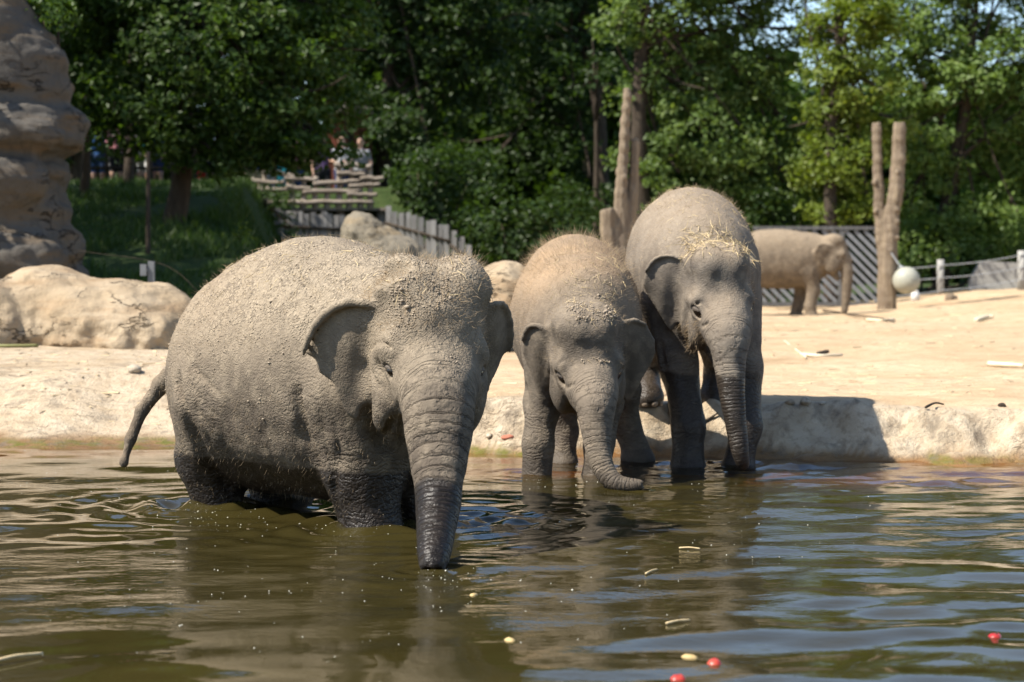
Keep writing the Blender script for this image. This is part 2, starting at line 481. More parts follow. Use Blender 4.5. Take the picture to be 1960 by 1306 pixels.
# ------------------------------------------------------------------ water
rngw = np.random.RandomState(5)
WAVES = []
for i in range(34):
    lam = 0.17 * (0.95 / 0.17) ** (rngw.rand())
    th = R(90) + rngw.normal(0, R(44))
    amp = 0.0023 * lam * rngw.uniform(0.5, 1.3)
    WAVES.append((lam, th, amp, rngw.rand() * 6.28))
RINGS = [(-1.63, 11.22, 0.17, 0.026, 0.26), (-0.72, 10.25, 0.18, 0.018, 0.22), (-0.39, 10.48, 0.17, 0.016, 0.22), (-0.345, 8.75, 0.05, 0.006, 0.14),
         (0.16, 12.92, 0.10, 0.005, 0.14), (0.36, 13.72, 0.09, 0.004, 0.13), (1.19, 13.53, 0.12, 0.005, 0.14), (1.53, 13.55, 0.11, 0.006, 0.13), (0.78, 12.05, 0.05, 0.004, 0.10)]
def water_height(X, Y):
    z = np.zeros_like(X)
    wx = 0.12 * np.sin(Y * 1.3 + 0.7) + 0.1 * np.sin(X * 0.9)
    q = np.stack([X * 0.45, Y * 0.8, X * 0], -1)
    patch = 0.75 + 0.7 * fbm(q, 3, 91)
    calm = 0.66 + 0.75 * sstep(-1.2, 1.2, X) + 0.35 * sstep(-1.6, -3.0, X) 
    for lam, th, amp, ph in WAVES:
        k = 2 * math.pi / lam
        s_ = np.sin(k * (X * math.cos(th) + (Y + wx * 0.25) * math.sin(th)) + ph + 0.9 * np.sin(X * 1.1 * math.cos(ph) + Y * 0.7))
        z += amp * s_ * (patch if lam < 0.6 else 1.0)
    z *= calm
    for cx, cy_, r, a, lam in RINGS:
        dd = np.hypot(X - cx, Y - cy_); e = np.maximum(dd - r, 0)
        nzz = 1 + 0.5 * np.sin(np.arctan2(Y - cy_, X - cx) * 3 + cx * 9)
        z += a * nzz * np.cos(2 * math.pi * e / lam) * np.exp(-e / (lam * 1.7))
    # churned patch beside the big animal
    q2 = np.stack([X * 6, Y * 9, X * 0], -1)
    churn = np.exp(-(((X + 0.02) / 0.36) ** 2 + ((Y - 10.55) / 0.42) ** 2)) + 0.7 * np.exp(-(((X - 0.75) / 0.8) ** 2 + ((Y - 11.05) / 0.45) ** 2)) + 0.5 * np.exp(-(((X - 1.7) / 0.9) ** 2 + ((Y - 12.7) / 0.7) ** 2))
    z += 0.016 * churn * fbm(q2, 3, 95) + 0.012 * np.exp(-(((X + 1.85) / 0.35) ** 2 + ((Y - 11.15) / 0.35) ** 2)) * fbm(q2 * 1.3, 2, 97)
    fade = sstep(5.0, 5.8, Y) * sstep(5.5, 4.6, np.abs(X))
    return z * (0.15 + 0.85 * fade) * sstep(24.0, 12.0, np.abs(X))

def water_mat():
    t = NT('murky_pond_water')
    p = t.pos()
    h = t.math('ADD', t.math('MULTIPLY', t.noise(9, 3, 0.55, t.scl((0.5, 1.0, 1.0))), 1.0), t.math('MULTIPLY', t.noise(30, 3, 0.6, t.scl((0.6, 1.0, 1.0))), 0.22))
    nb = t.bump(h, t.ramp(t.attr('rip'), 0, 1, 0.03, 0.34), 0.02)
    n = t.noise(1.5, 4, 0.6)
    murk = t.add('BsdfDiffuse', Color=t.mix(t.ramp(n, 0.3, 0.7), (0.026, 0.021, 0.006), (0.036, 0.028, 0.008)), Roughness=0.0)
    clear = t.add('BsdfTransparent', Color=(0.86, 0.66, 0.36))
    dep = t.attr('depth')
    turb = t.math('SUBTRACT', 1.0, t.math('POWER', 2.718, t.math('MULTIPLY', dep, -7.0)))
    body = t.add('MixShader'); t.inp(body, 0, turb); t.inp(body, 1, clear.outputs[0]); t.inp(body, 2, murk.outputs[0])
    gl = t.add('BsdfGlossy', Color=(0.97, 0.97, 0.97), Roughness=0.02, Normal=nb)
    fr = t.add('Fresnel', IOR=1.34, Normal=nb)
    mx = t.add('MixShader'); t.inp(mx, 0, fr.outputs[0]); t.inp(mx, 1, body.outputs[0]); t.inp(mx, 2, gl.outputs[0])
    t.t.links.new(mx.outputs[0], t.out.inputs['Surface'])
    return t.m
wx_ = axis([(-40, -12, 2), (-12, -4.6, 0.3), (-4.6, 4.6, 0.026), (4.6, 12, 0.3), (12, 40, 2)])
wy_ = axis([(-14, 3, 1.0), (3, 5.6, 0.1), (5.6, 12.5, 0.021), (12.5, 15.6, 0.028)])
def water_attrs(V):
    X, Y, Z = V.T
    dep = np.maximum(0.0, -ground_height(X, Y))
    q = V * np.array([0.5, 0.9, 0])
    rip = np.clip(0.35 + 0.6 * fbm(q, 3, 99) + 0.45 * sstep(-0.4, 1.0, X) * sstep(8.6, 10.5, Y) + 0.2 * sstep(-1, -3, X), 0, 1)
    return dict(depth=dep, rip=rip)
tag(grid_mesh('water', wx_, wy_, water_height, water_mat(), water_attrs), kind='structure')
# ------------------------------------------------------------------ elephants
def skin_material(name, base, dusty, dark, warm, bs=1.0):
    t = NT(name); p = t.pos()
    n1 = t.noise(3.1, 5, 0.6); n2 = t.noise(14, 4, 0.6); n3 = t.noise(70, 3, 0.6)
    mud = t.attr('mud'); wet = t.attr('wet'); ms = t.attr('m_tr'); st = t.attr('s_tr'); leg = t.attr('leg'); ear = t.attr('ear')
    c = t.mix(t.ramp(n1, 0.32, 0.68), base, dark)
    c = t.mix(t.ramp(n2, 0.4, 0.75, 0.0, 0.45), c, dusty)
    c = t.mix(t.ramp(t.noise(5.5, 5, 0.7), 0.46, 0.64, 0, 0.6), c, dark)
    dustf = t.math('MULTIPLY', mud, t.ramp(n2, 0.15, 0.6, 0.55, 1.0), True)
    c = t.mix(dustf, c, dusty)
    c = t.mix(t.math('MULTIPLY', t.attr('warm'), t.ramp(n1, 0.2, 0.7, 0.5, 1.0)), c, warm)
    spots = t.math('MULTIPLY', t.ramp(t.vor(64, 'F1', p), 0.3, 0.6), t.ramp(n2, 0.35, 0.6))
    c = t.mix(t.math('MULTIPLY', spots, t.math('MULTIPLY', mud, 0.5)), c, dark)
    wetc = t.mix(1.0, c, (0.075, 0.060, 0.052), 'MULTIPLY')
    c = t.mix(wet, c, wetc)
    # relief: cracked skin, crumbs of mud, rings round the trunk, folds round the legs
    warp = t.add('VectorMath', operation='ADD')
    nz = t.add('TexNoise'); nz.inputs['Scale'].default_value = 9.0; nz.inputs['Detail'].default_value = 2
    t.t.links.new(p, nz.inputs['Vector'])
    sc = t.add('VectorMath', operation='SCALE'); t.t.links.new(nz.outputs['Color'], sc.inputs[0]); sc.inputs['Scale'].default_value = 0.09
    t.t.links.new(p, warp.inputs[0]); t.t.links.new(sc.outputs[0], warp.inputs[1]); wp = warp.outputs[0]
    cr1 = t.ramp(t.vor(26, 'DISTANCE_TO_EDGE', t.scl((1.0, 1.0, 1.5), wp)), 0.0, 0.22)
    cr2 = t.ramp(t.vor(75, 'DISTANCE_TO_EDGE', wp), 0.0, 0.25)
    keep = t.math('SUBTRACT', 1.0, t.math('MULTIPLY', ms, 0.85))
    h = t.math('MULTIPLY', t.math('ADD', t.math('MULTIPLY', cr1, 0.22), t.math('MULTIPLY', cr2, 0.26)), keep)
    h = t.math('ADD', h, t.math('MULTIPLY', n3, 0.55))
    fold = t.noise(15, 5, 0.65, t.scl((1.0, 1.0, 0.45), wp))
    h = t.math('ADD', h, t.math('MULTIPLY', t.math('MULTIPLY', fold, keep), 1.3))
    crumb = t.ramp(t.vor(64, 'F1', wp), 0.1, 0.55, 1.0, 0.0)
    crumb = t.math('MULTIPLY', crumb, t.ramp(n2, 0.30, 0.55))
    h = t.math('ADD', h, t.math('MULTIPLY', t.math('MULTIPLY', crumb, mud), 1.1))
    nw = t.noise(7, 3, 0.6); nr = t.noise(26, 3, 0.6)
    ph = t.math('ADD', t.math('MULTIPLY', st, t.attr('ringf')), t.math('ADD', t.math('MULTIPLY', nw, 5.0), t.math('MULTIPLY', nr, 1.6)))
    ring = t.math('SINE', ph)
    ring = t.math('SUBTRACT', 1.0, t.math('POWER', t.math('ABSOLUTE', ring), 0.6))
    brk = t.ramp(t.noise(13, 3, 0.6), 0.34, 0.6, 0.15, 1.0)
    h = t.math('ADD', h, t.math('MULTIPLY', t.math('MULTIPLY', ring, brk), t.math('MULTIPLY', ms, -2.0)))
    ring2 = t.math('SUBTRACT', 1.0, t.math('POWER', t.math('ABSOLUTE', t.math('SINE', t.math('ADD', t.math('MULTIPLY', ph, 1.83), t.math('MULTIPLY', nr, 6.0)))), 0.7))
    h = t.math('ADD', h, t.math('MULTIPLY', t.math('MULTIPLY', ring2, t.ramp(t.noise(17, 3, 0.6), 0.4, 0.65)), t.math('MULTIPLY', ms, -1.1)))
    lz = t.math('ADD', t.math('MULTIPLY', t.add('SeparateXYZ', Vector=p).outputs[2], 95.0), t.math('MULTIPLY', t.noise(6, 4, 0.6), 26.0))
    lr = t.math('SUBTRACT', 1.0, t.math('POWER', t.math('ABSOLUTE', t.math('SINE', lz)), 0.6))
    h = t.math('ADD', h, t.math('MULTIPLY', t.math('MULTIPLY', lr, leg), -1.1))
    sub = t.math('SUBTRACT', 1.0, t.math('MULTIPLY', ear, 0.55))
    nb = t.bump(t.math('MULTIPLY', h, sub), t.ramp(wet, 0, 1, 0.95, 0.6), 0.0066 * bs)
    groove = t.math('MULTIPLY', t.math('MULTIPLY', ring, brk), t.math('MULTIPLY', ms, 0.34))
    c = t.mix(groove, c, (0.07, 0.058, 0.047))
    crack = t.math('MULTIPLY', t.math('SUBTRACT', 1.0, cr1), t.math('MULTIPLY', keep, 0.16))
    c = t.mix(crack, c, (0.10, 0.08, 0.062))
    rough = t.ramp(wet, 0, 1, 0.88, 0.42)
    t.principled(c, rough, nb, t.ramp(wet, 0, 1, 0.12, 0.26))
    return t.m

tH = NT('elephant_hair'); dH = tH.add('BsdfDiffuse', Color=(0.42, 0.32, 0.21)); sH = tH.add('BsdfTranslucent', Color=(0.55, 0.42, 0.27)); xH = tH.add('MixShader'); tH.inp(xH, 0, 0.5); tH.inp(xH, 1, dH.outputs[0]); tH.inp(xH, 2, sH.outputs[0]); tH.t.links.new(xH.outputs[0], tH.out.inputs['Surface']); M_hair = tH.m
M_hairdark = simple_mat('elephant_hair_dark', (0.10, 0.075, 0.05), (0.2, 0.15, 0.1), 30, 0.7, 0)
M_straw = simple_mat('straw', (0.60, 0.47, 0.27), (0.46, 0.34, 0.18), 20, 0.75, 0)
M_mud = simple_mat('dried_mud', (0.38, 0.31, 0.23), (0.27, 0.215, 0.16), 30, 0.95, 0.3)
M_nail = simple_mat('toenail', (0.30, 0.24, 0.18), (0.16, 0.13, 0.10), 20, 0.55, 0.2)
tE = NT('eye'); tE.principled((0.012, 0.008, 0.005), 0.06, None, 0.6); M_eye = tE.m
M_lid = simple_mat('eyelid_skin', (0.16, 0.13, 0.105), (0.09, 0.075, 0.06), 60, 0.7, 0.5, 0.004)

EAR = [(-0.25, 0.36), (0.02, 0.50), (0.35, 0.55), (0.70, 0.47), (0.93, 0.25), (1.0, -0.02), (0.93, -0.28), (0.74, -0.44), (0.55, -0.60), (0.45, -0.82), (0.30, -1.0), (0.15, -0.92), (0.06, -0.66), (-0.05, -0.40), (-0.25, -0.25)]

def blades(name, P, N, n, length, width, mat, parent, seed, lean=(0, 0, 0), spread=0.5, kind='stuff', curl=0.3, lie=0.0):
    """thin tapering strips on a surface: hair or straw"""
    rng = np.random.RandomState(seed)
    i = rng.randint(0, len(P), n); p = P[i] + rng.normal(0, 0.006, (n, 3)); nn = N[i]
    d = nn * (1 - lie) + rng.normal(0, spread, (n, 3)) + np.array(lean)
    d -= nn * (d * nn).sum(1, keepdims=True) * lie
    d /= np.linalg.norm(d, axis=1, keepdims=True)
    L = rng.uniform(length[0], length[1], n)[:, None]
    sd_ = np.cross(d, rng.normal(0, 1, (n, 3))); sd_ /= np.linalg.norm(sd_, axis=1, keepdims=True)
    wv = sd_ * (width * rng.uniform(0.6, 1.2, n)[:, None])
    bendv = rng.normal(0, curl, (n, 3)) + np.array([0, 0, -curl * 0.4])
    a = p - nn * 0.004 + nn * lie * 0.008
    m = a + d * L * 0.5; e = a + d * L + bendv * L * 0.5
    V = np.stack([a - wv, a + wv, m + wv * 0.8, m - wv * 0.8, e], 1).reshape(-1, 3)
    b = np.arange(n)[:, None] * 5
    o = mesh_np(name, V, [b + np.array([[0, 1, 2, 3]]), b + np.array([[3, 2, 4]])], mat)
    place(o, parent)
    if kind: o['kind'] = kind
    return o

def crumbs(name, P, N, n, size, mat, parent, seed, w=None):
    rng = np.random.RandomState(seed)
    i = rng.choice(len(P), n, p=None if w is None else w / w.sum())
    base = np.array([[1, 0, 0], [-1, 0, 0], [0, 1, 0], [0, -1, 0], [0, 0, 1], [0, 0, -1]], float)
    tri = np.array([[0, 2, 4], [2, 1, 4], [1, 3, 4], [3, 0, 4], [2, 0, 5], [1, 2, 5], [3, 1, 5], [0, 3, 5]])
    s = size * rng.lognormal(0, 0.45, n)[:, None, None]
    V = base[None] * rng.uniform(0.5, 1.3, (n, 6, 1)) * s
    th = rng.uniform(0, 6.28, n); c, sn = np.cos(th), np.sin(th)
    Rm = np.zeros((n, 3, 3)); Rm[:, 0, 0] = c; Rm[:, 0, 1] = -sn; Rm[:, 1, 0] = sn; Rm[:, 1, 1] = c; Rm[:, 2, 2] = 0.7
    V = np.einsum('nij,nkj->nki', Rm, V) + (P[i] + N[i] * size * 0.25)[:, None, :]
    F = (np.arange(n)[:, None, None] * 6 + tri[None]).reshape(-1, 3)
    o = mesh_np(name, V.reshape(-1, 3), F, mat, smooth=True); place(o, parent); o['kind'] = 'stuff'
    return o

def ellipsoid_mesh(name, c, r, M, mat, seg=12, rings=8):
    V = []; 
    for a in range(rings + 1):
        ph = math.pi * a / rings
        for b in range(seg):
            th = 2 * math.pi * b / seg
            V.append((math.sin(ph) * math.cos(th), math.sin(ph) * math.sin(th), math.cos(ph)))
    V = np.array(V) * np.array(r)
    V = V @ np.array(M).T + np.array(c)
    i, j = np.meshgrid(np.arange(rings), np.arange(seg), indexing='ij'); j2 = (j + 1) % seg
    Q = np.stack([i * seg + j, (i + 1) * seg + j, (i + 1) * seg + j2, i * seg + j2], -1).reshape(-1, 4)
    return mesh_np(name, V, Q, mat)

def frame(heading, pitch=0.0, roll=0.0):
    h = np.array([heading[0], heading[1], 0.0]); h /= np.linalg.norm(h)
    up = np.array([0, 0, 1.0]); left = np.cross(up, h)
    cp, sp = math.cos(pitch), math.sin(pitch)
    x = h * cp - up * sp; z = up * cp + h * sp
    cr, sr = math.cos(roll), math.sin(roll)
    y2 = left * cr + z * sr; z2 = z * cr - left * sr
    return np.stack([x, y2, z2], 1)      # columns forward, left, up

def build_elephant(S):
    BM = frame(S['heading']); B0 = np.array(S['pos'], float)
    L = lambda p: B0 + BM @ np.array(p, float)
    f = Field(S['lo'], S['hi'], S['h'])
    for c, r, k in S['body']: f.ell(L(c), r, BM, k)
    legs = []
    for lg in S['legs']:
        hip, rest, rad = lg['hip'], lg['pts'], lg['rad']
        pts = [L(hip)] + [np.array(p, float) for p in rest]
        legs.append((pts, rad)); f.chain(pts, rad, 0.06, 0.09)
        ft = pts[-1]; rf = rad[-1]
        fwd = np.array([*lg.get('dir', S['heading']), 0.0]); fwd /= np.linalg.norm(fwd)
        FM = frame(fwd)
        f.ell(ft + fwd * rf * 0.16 + [0, 0, -rf * 0.35], (rf * 1.20, rf * 1.08, rf * 0.72), FM, 0.05)
        f.ell(ft + fwd * rf * 0.5 + [0, 0, -rf * 0.6], (rf * 0.75, rf * 0.9, rf * 0.45), FM, 0.05)
    # head
    s = S['hs']; HM = frame(S['hdir'], S['hpitch'], S.get('hroll', 0.0)); H0 = np.array(S['hpos'], float)
    Hd = lambda p: H0 + HM @ (np.array(p, float) * s)
    def he(c, r, k=0.08, sign=1, both=False):
        for sg in ((1, -1) if both else (1,)): f.ell(Hd((c[0], c[1] * sg, c[2])), np.array(r) * s, HM, k * s, sign)
    for a, b, r1, r2 in S['neck']: f.cone(L(a), Hd(b), r1, r2, S.get('neckk', 0.13))
    he((-0.03, 0, 0.07), (0.26, 0.27, 0.29), 0.10)
    he((S.get('domex', -0.02), S.get('dome', 0.13), 0.24), (0.19, 0.145, 0.15), 0.09, both=True)
    he((0.10, 0, -0.06), (0.215, 0.225, 0.32), 0.10)
    he((0.165, 0.195, -0.015), (0.10, 0.075, 0.085), 0.06, both=True)
    he((0.03, 0.185, -0.24), (0.185, 0.11, 0.25), 0.08, both=True)
    f.cone(Hd((-0.02, 0, -0.36)), Hd((0.20, 0, -0.56)), 0.15 * s, 0.065 * s, 0.09 * s)
    he((0.14, 0.330, 0.12), (0.13, 0.095, 0.115), 0.07, -1, True)        # hollow above the eye
    he((0.35, 0.0, 0.09), S.get('dent', (0.075, 0.09, 0.12)), 0.09, -1)                   # dent in the forehead
    he((0.23, 0.30, -0.12), (0.12, 0.07, 0.05), 0.05, -1, True)
    # trunk
    T = [Hd((0.135, 0, 0.0)), Hd((0.215, 0, -0.14))] + [np.array(p, float) for p in S['trunk']]
    tr = [0.12 * s, 0.160 * s] + list(S['trad'])
    nT = 26; Tp = spline(T, nT); Tr = np.interp(np.linspace(0, len(tr) - 1, nT), np.arange(len(tr)), tr)
    f.chain(Tp[:8], Tr[:8], 0.10 * s, 0.16 * s); f.chain(Tp[7:], Tr[7:], 0.03 * s)
    tipd = Tp[-1] - Tp[-2]; tipd /= np.linalg.norm(tipd)
    sx = np.cross(tipd, [0, 0, 1.0]); sx = sx / np.linalg.norm(sx) if np.linalg.norm(sx) > 0.2 else HM[:, 1]
    for sg in (-1, 1): f.cone(Tp[-1] + tipd * Tr[-1] * 1.3 + sx * sg * Tr[-1] * 0.36, Tp[-1] - tipd * Tr[-1] * 0.9 + sx * sg * Tr[-1] * 0.3, Tr[-1] * 0.36, Tr[-1] * 0.16, 0.006, -1)
    # eyes: lids round a socket
    eyes = []
    for sg in (1, -1):
        e = Hd((0.228, 0.212 * sg, -0.105)); nrm = HM @ np.array([0.62, 0.78 * sg, 0.02]); nrm /= np.linalg.norm(nrm)
        fw = np.cross(nrm, HM[:, 2]) * sg; fw /= np.linalg.norm(fw)
        ea = fw * 0.8 * -1 + HM[:, 2] * 0.55; ea /= np.linalg.norm(ea); eb = np.cross(nrm, ea); eb /= np.linalg.norm(eb)
        EM = np.stack([ea, eb, nrm], 1)
        f.ell(e - nrm * 0.012 * s, (0.080 * s * S.get('es', 1), 0.058 * s * S.get('es', 1), 0.042 * s), EM, 0.03 * s)
        f.ell(e + nrm * 0.030 * s, (0.052 * s * S.get('es', 1), 0.027 * s * S.get('es', 1), 0.045 * s), EM, 0.012 * s, -1)
        eyes.append((e, nrm, EM))
    f.chain(*zip(*[(np.array(p), r) for p, r in S['tail']]), 0.03, 0.08)
    if S.get('tailtuft'): f.ell(S['tail'][-1][0], S['tailtuft'], None, 0.02)
    # ears
    earpts = []
    for sg, E in zip((1, -1), S['ears']):
        if E is None: continue
        o = Hd((E['o'][0], E['o'][1] * sg, E['o'][2]))
        U = HM @ np.array([E['u'][0], E['u'][1] * sg, E['u'][2]]); U /= np.linalg.norm(U)
        V = HM @ np.array([E['v'][0], E['v'][1] * sg, E['v'][2]]); V -= U * (V @ U); V /= np.linalg.norm(V)
        W = np.cross(U, V) * sg; W = W if W @ HM[:, 0] > 0 else -W
        ew, eh = E['size']
        cv, fo = E.get('curve', 0.10), E.get('fold', 0.0)
        def bend(u, v, ew=ew, eh=eh, cv=cv, fo=fo):
            x = u / ew; y = v / eh
            return -cv * x * x + 0.01 * np.sin(y * 4.5 + 1.0) * np.clip(0.4 - x, 0, 0.4) + fo * np.clip(y - 0.25, 0, 1) ** 2 * 3.0 + 0.016 * np.sin(x * 6 + y * 5) + 0.024 * np.sin(y * 8.0 + x * 2.5) * np.clip(x, 0, 1) * min(1.0, ew / 0.3)
        poly = [(a * ew, b * eh * 0.5 + (-0.22 * eh * 0.5)) for a, b in E.get('poly', EAR)]
        poly = [(a, b) for a, b in poly]
        f.sheet(o, U, V, W, poly, bend, E.get('t', 0.028), 0.065)
        lo_, hi_ = E.get('rim', (2, 6))
        rim = [o + a * U + b * V + (bend(a, b) + E.get('rimf', 0.018)) * W for a, b in poly[lo_:hi_]]
        rr = E.get('rimr', 0.017)
        if len(rim) > 1: f.chain(spline(rim, 9), np.array([0.6, 0.9, 1.0, 1.0, 1.0, 1.0, 0.9, 0.8, 0.5]) * rr, 0.012)
        earpts.append((o, U, V, W, ew, eh))
    for line, r_, k_, d0, d1 in S.get('creases', []):
        hp_ = [f.hit(px, py, d0, d1) for px, py in line]
        hp_ = [h_ + (CAM - h_) / np.linalg.norm(CAM - h_) * r_ * 0.25 for h_ in hp_ if h_ is not None]
        if len(hp_) > 1:
            n_ = 3 * len(hp_); sp_ = spline(hp_, n_); rr_ = r_ * np.sin(np.linspace(0.25, math.pi - 0.25, n_)) ** 0.6
            for i_ in range(n_ - 1): f.cone(sp_[i_], sp_[i_ + 1], rr_[i_], rr_[i_ + 1], k_, -1)
    V, Q = f.surface()
    del f
    V = relax(V, Q, 2, 0.4)
    N = vnormals(V, Q)
    # masks
    Tl = np.concatenate([[0], np.cumsum(np.linalg.norm(np.diff(Tp, axis=0), axis=1))])
    best = np.full(len(V), 1e9); st = np.zeros(len(V)); rel = np.full(len(V), 9.0)
    for i in range(nT - 1):
        a, b = Tp[i], Tp[i + 1]; ba = b - a
        t = np.clip(((V - a) @ ba) / (ba @ ba), 0, 1)
        d = np.linalg.norm(V - a - t[:, None] * ba, axis=1); rr = Tr[i] + (Tr[i + 1] - Tr[i]) * t
        m = d - rr < best
        best = np.where(m, d - rr, best); st = np.where(m, Tl[i] + t * (Tl[i + 1] - Tl[i]), st); rel = np.where(m, d / rr, rel)
    front = ((V - H0) @ HM[:, 0]) > -0.02 * s
    mtr = sstep(1.45, 1.12, rel) * front * sstep(0.10 * s, 0.42 * s, st)
    # keep the rings to the front and sides of the upper trunk
    leg = np.zeros(len(V))
    for pts, rad in legs:
        for i in range(len(pts) - 1):
            a, b = np.array(pts[i]), np.array(pts[i + 1]); ba = b - a
            t = np.clip(((V - a) @ ba) / (ba @ ba), 0, 1)
            d = np.linalg.norm(V - a - t[:, None] * ba, axis=1) / (rad[i] + (rad[i + 1] - rad[i]) * t)
            leg = np.maximum(leg, sstep(1.5, 1.1, d) * (0.5 if i == 0 else 1.0))
    ear = np.zeros(len(V))
    for o, U, Vv, W, ew, eh in earpts:
        q = V - o; u = q @ U / ew; v = q @ Vv / eh; ww = np.abs(q @ W)
        ear = np.maximum(ear, sstep(0.1, 0.3, u) * (u < 1.2) * (np.abs(v) < 0.75) * sstep(0.2, 0.1, ww))
    wn_ = fbm(V * 6.0, 3, 5) * 0.02
    wet = sstep(0.012, -0.012, V[:, 2] - S['wetz'] + wn_ * S.get('wetn', 1.0))
    wet = np.maximum(wet, (rel < 1.5) * (best < 0.05) * front * sstep(S['wets'] - 0.03, S['wets'] + 0.03, st + wn_ * 2))
    wet = wet * S.get('wetamt', 1.0) * (1 - ear)
    if S.get('drytail'): wet = wet * (V[:, 0] > S['drytail'])
    up = np.clip(N[:, 2], 0, 1)
    hz = (V - H0) @ HM[:, 2] / s
    mud = S['mud'](V, N, up) if S.get('mud') else up * 0.6
    # folds and lumps in the surface itself
    disp = fbm(V * 5.0, 3, 11) * 0.010 * S['k'] + fbm(V * np.array([16, 16, 9.0]), 2, 23) * 0.0035 * S['k']
    disp += mtr * np.sin(st * S['ringf'] * 0.5 + fbm(V * 7, 2, 3) * 5) * 0.0010 * S['k']
    disp *= (1 - 0.5 * ear) * np.where(rel < 1.2, 0.6, 1.0)
    V2 = V + N * disp[:, None]
    root = empty(S['name'], (B0[0], B0[1], S['ground']))
    root.rotation_euler = (0, 0, math.atan2(S['heading'][1], S['heading'][0]))
    bpy.context.view_layer.update()
    body = mesh_np('body', V2, Q, S['mat'], attrs=dict(s_tr=st, m_tr=mtr, leg=np.clip(leg - mtr, 0, 1), wet=wet, mud=np.clip(mud, 0, 1), ear=ear, warm=np.clip(S['warm'](V, N, up), 0, 1) if S.get('warm') else up * 0, ringf=np.full(len(V), S['ringf'])))
    place(body, root)
    for e, nrm, EM in eyes:
        o = ellipsoid_mesh('eye', e - nrm * 0.012 * s, (0.044 * s * S.get('es', 1), 0.034 * s * S.get('es', 1), 0.030 * s), EM, M_eye); place(o, root)
        es_ = S.get('es', 1); upv = EM.T @ HM[:, 2]; upv[2] = 0; upv /= np.linalg.norm(upv)
        lid = ellipsoid_mesh('eyelid', e - nrm * 0.012 * s, (0.050 * s * es_, 0.039 * s * es_, 0.035 * s), EM, M_lid, 18, 14)
        for v in lid.data.vertices:
            q = EM.T @ (np.array(v.co) - e)
            if q @ upv < 0.010 * s * es_: v.co = Vector(e - nrm * 0.012 * s + (np.array(v.co) - e + nrm * 0.012 * s) * 0.80)
        place(lid, o)
        lid.matrix_parent_inverse = o.matrix_world.inverted() if False else Matrix.Identity(4)
    for ft, rf, d in S.get('nails', []):
        d = np.array([*d, 0.0]); d /= np.linalg.norm(d)
        for a in (-62, -22, 22, 62):
            dd = rotz(R(a)) @ d; NM = frame(dd)
            o = ellipsoid_mesh('toenail', np.array(ft) + d * rf * 0.28 + dd * rf * 0.92 + [0, 0, -rf * 0.72], (rf * 0.16, rf * 0.27, rf * 0.24), NM, M_nail, 10, 6); place(o, root)
    tag(root, S['label'], 'elephant')
    return root, V2, N, ear, leg, wet, mtr
EARB = [(-0.25, 0.40), (0.02, 0.52), (0.40, 0.52), (0.72, 0.34), (0.92, 0.05), (1.0, -0.20), (0.86, -0.27), (0.80, -0.44), (0.58, -0.54), (0.50, -0.74), (0.36, -0.96), (0.18, -1.02), (0.06, -0.80), (-0.05, -0.45), (-0.25, -0.25)]
EARC = [(-0.25, 0.40), (0.02, 0.56), (0.35, 0.62), (0.72, 0.50), (0.95, 0.22), (1.0, -0.05), (0.90, -0.28), (0.68, -0.52), (0.50, -0.78), (0.36, -1.0), (0.22, -1.02), (0.10, -0.75), (-0.02, -0.42), (-0.25, -0.25)]
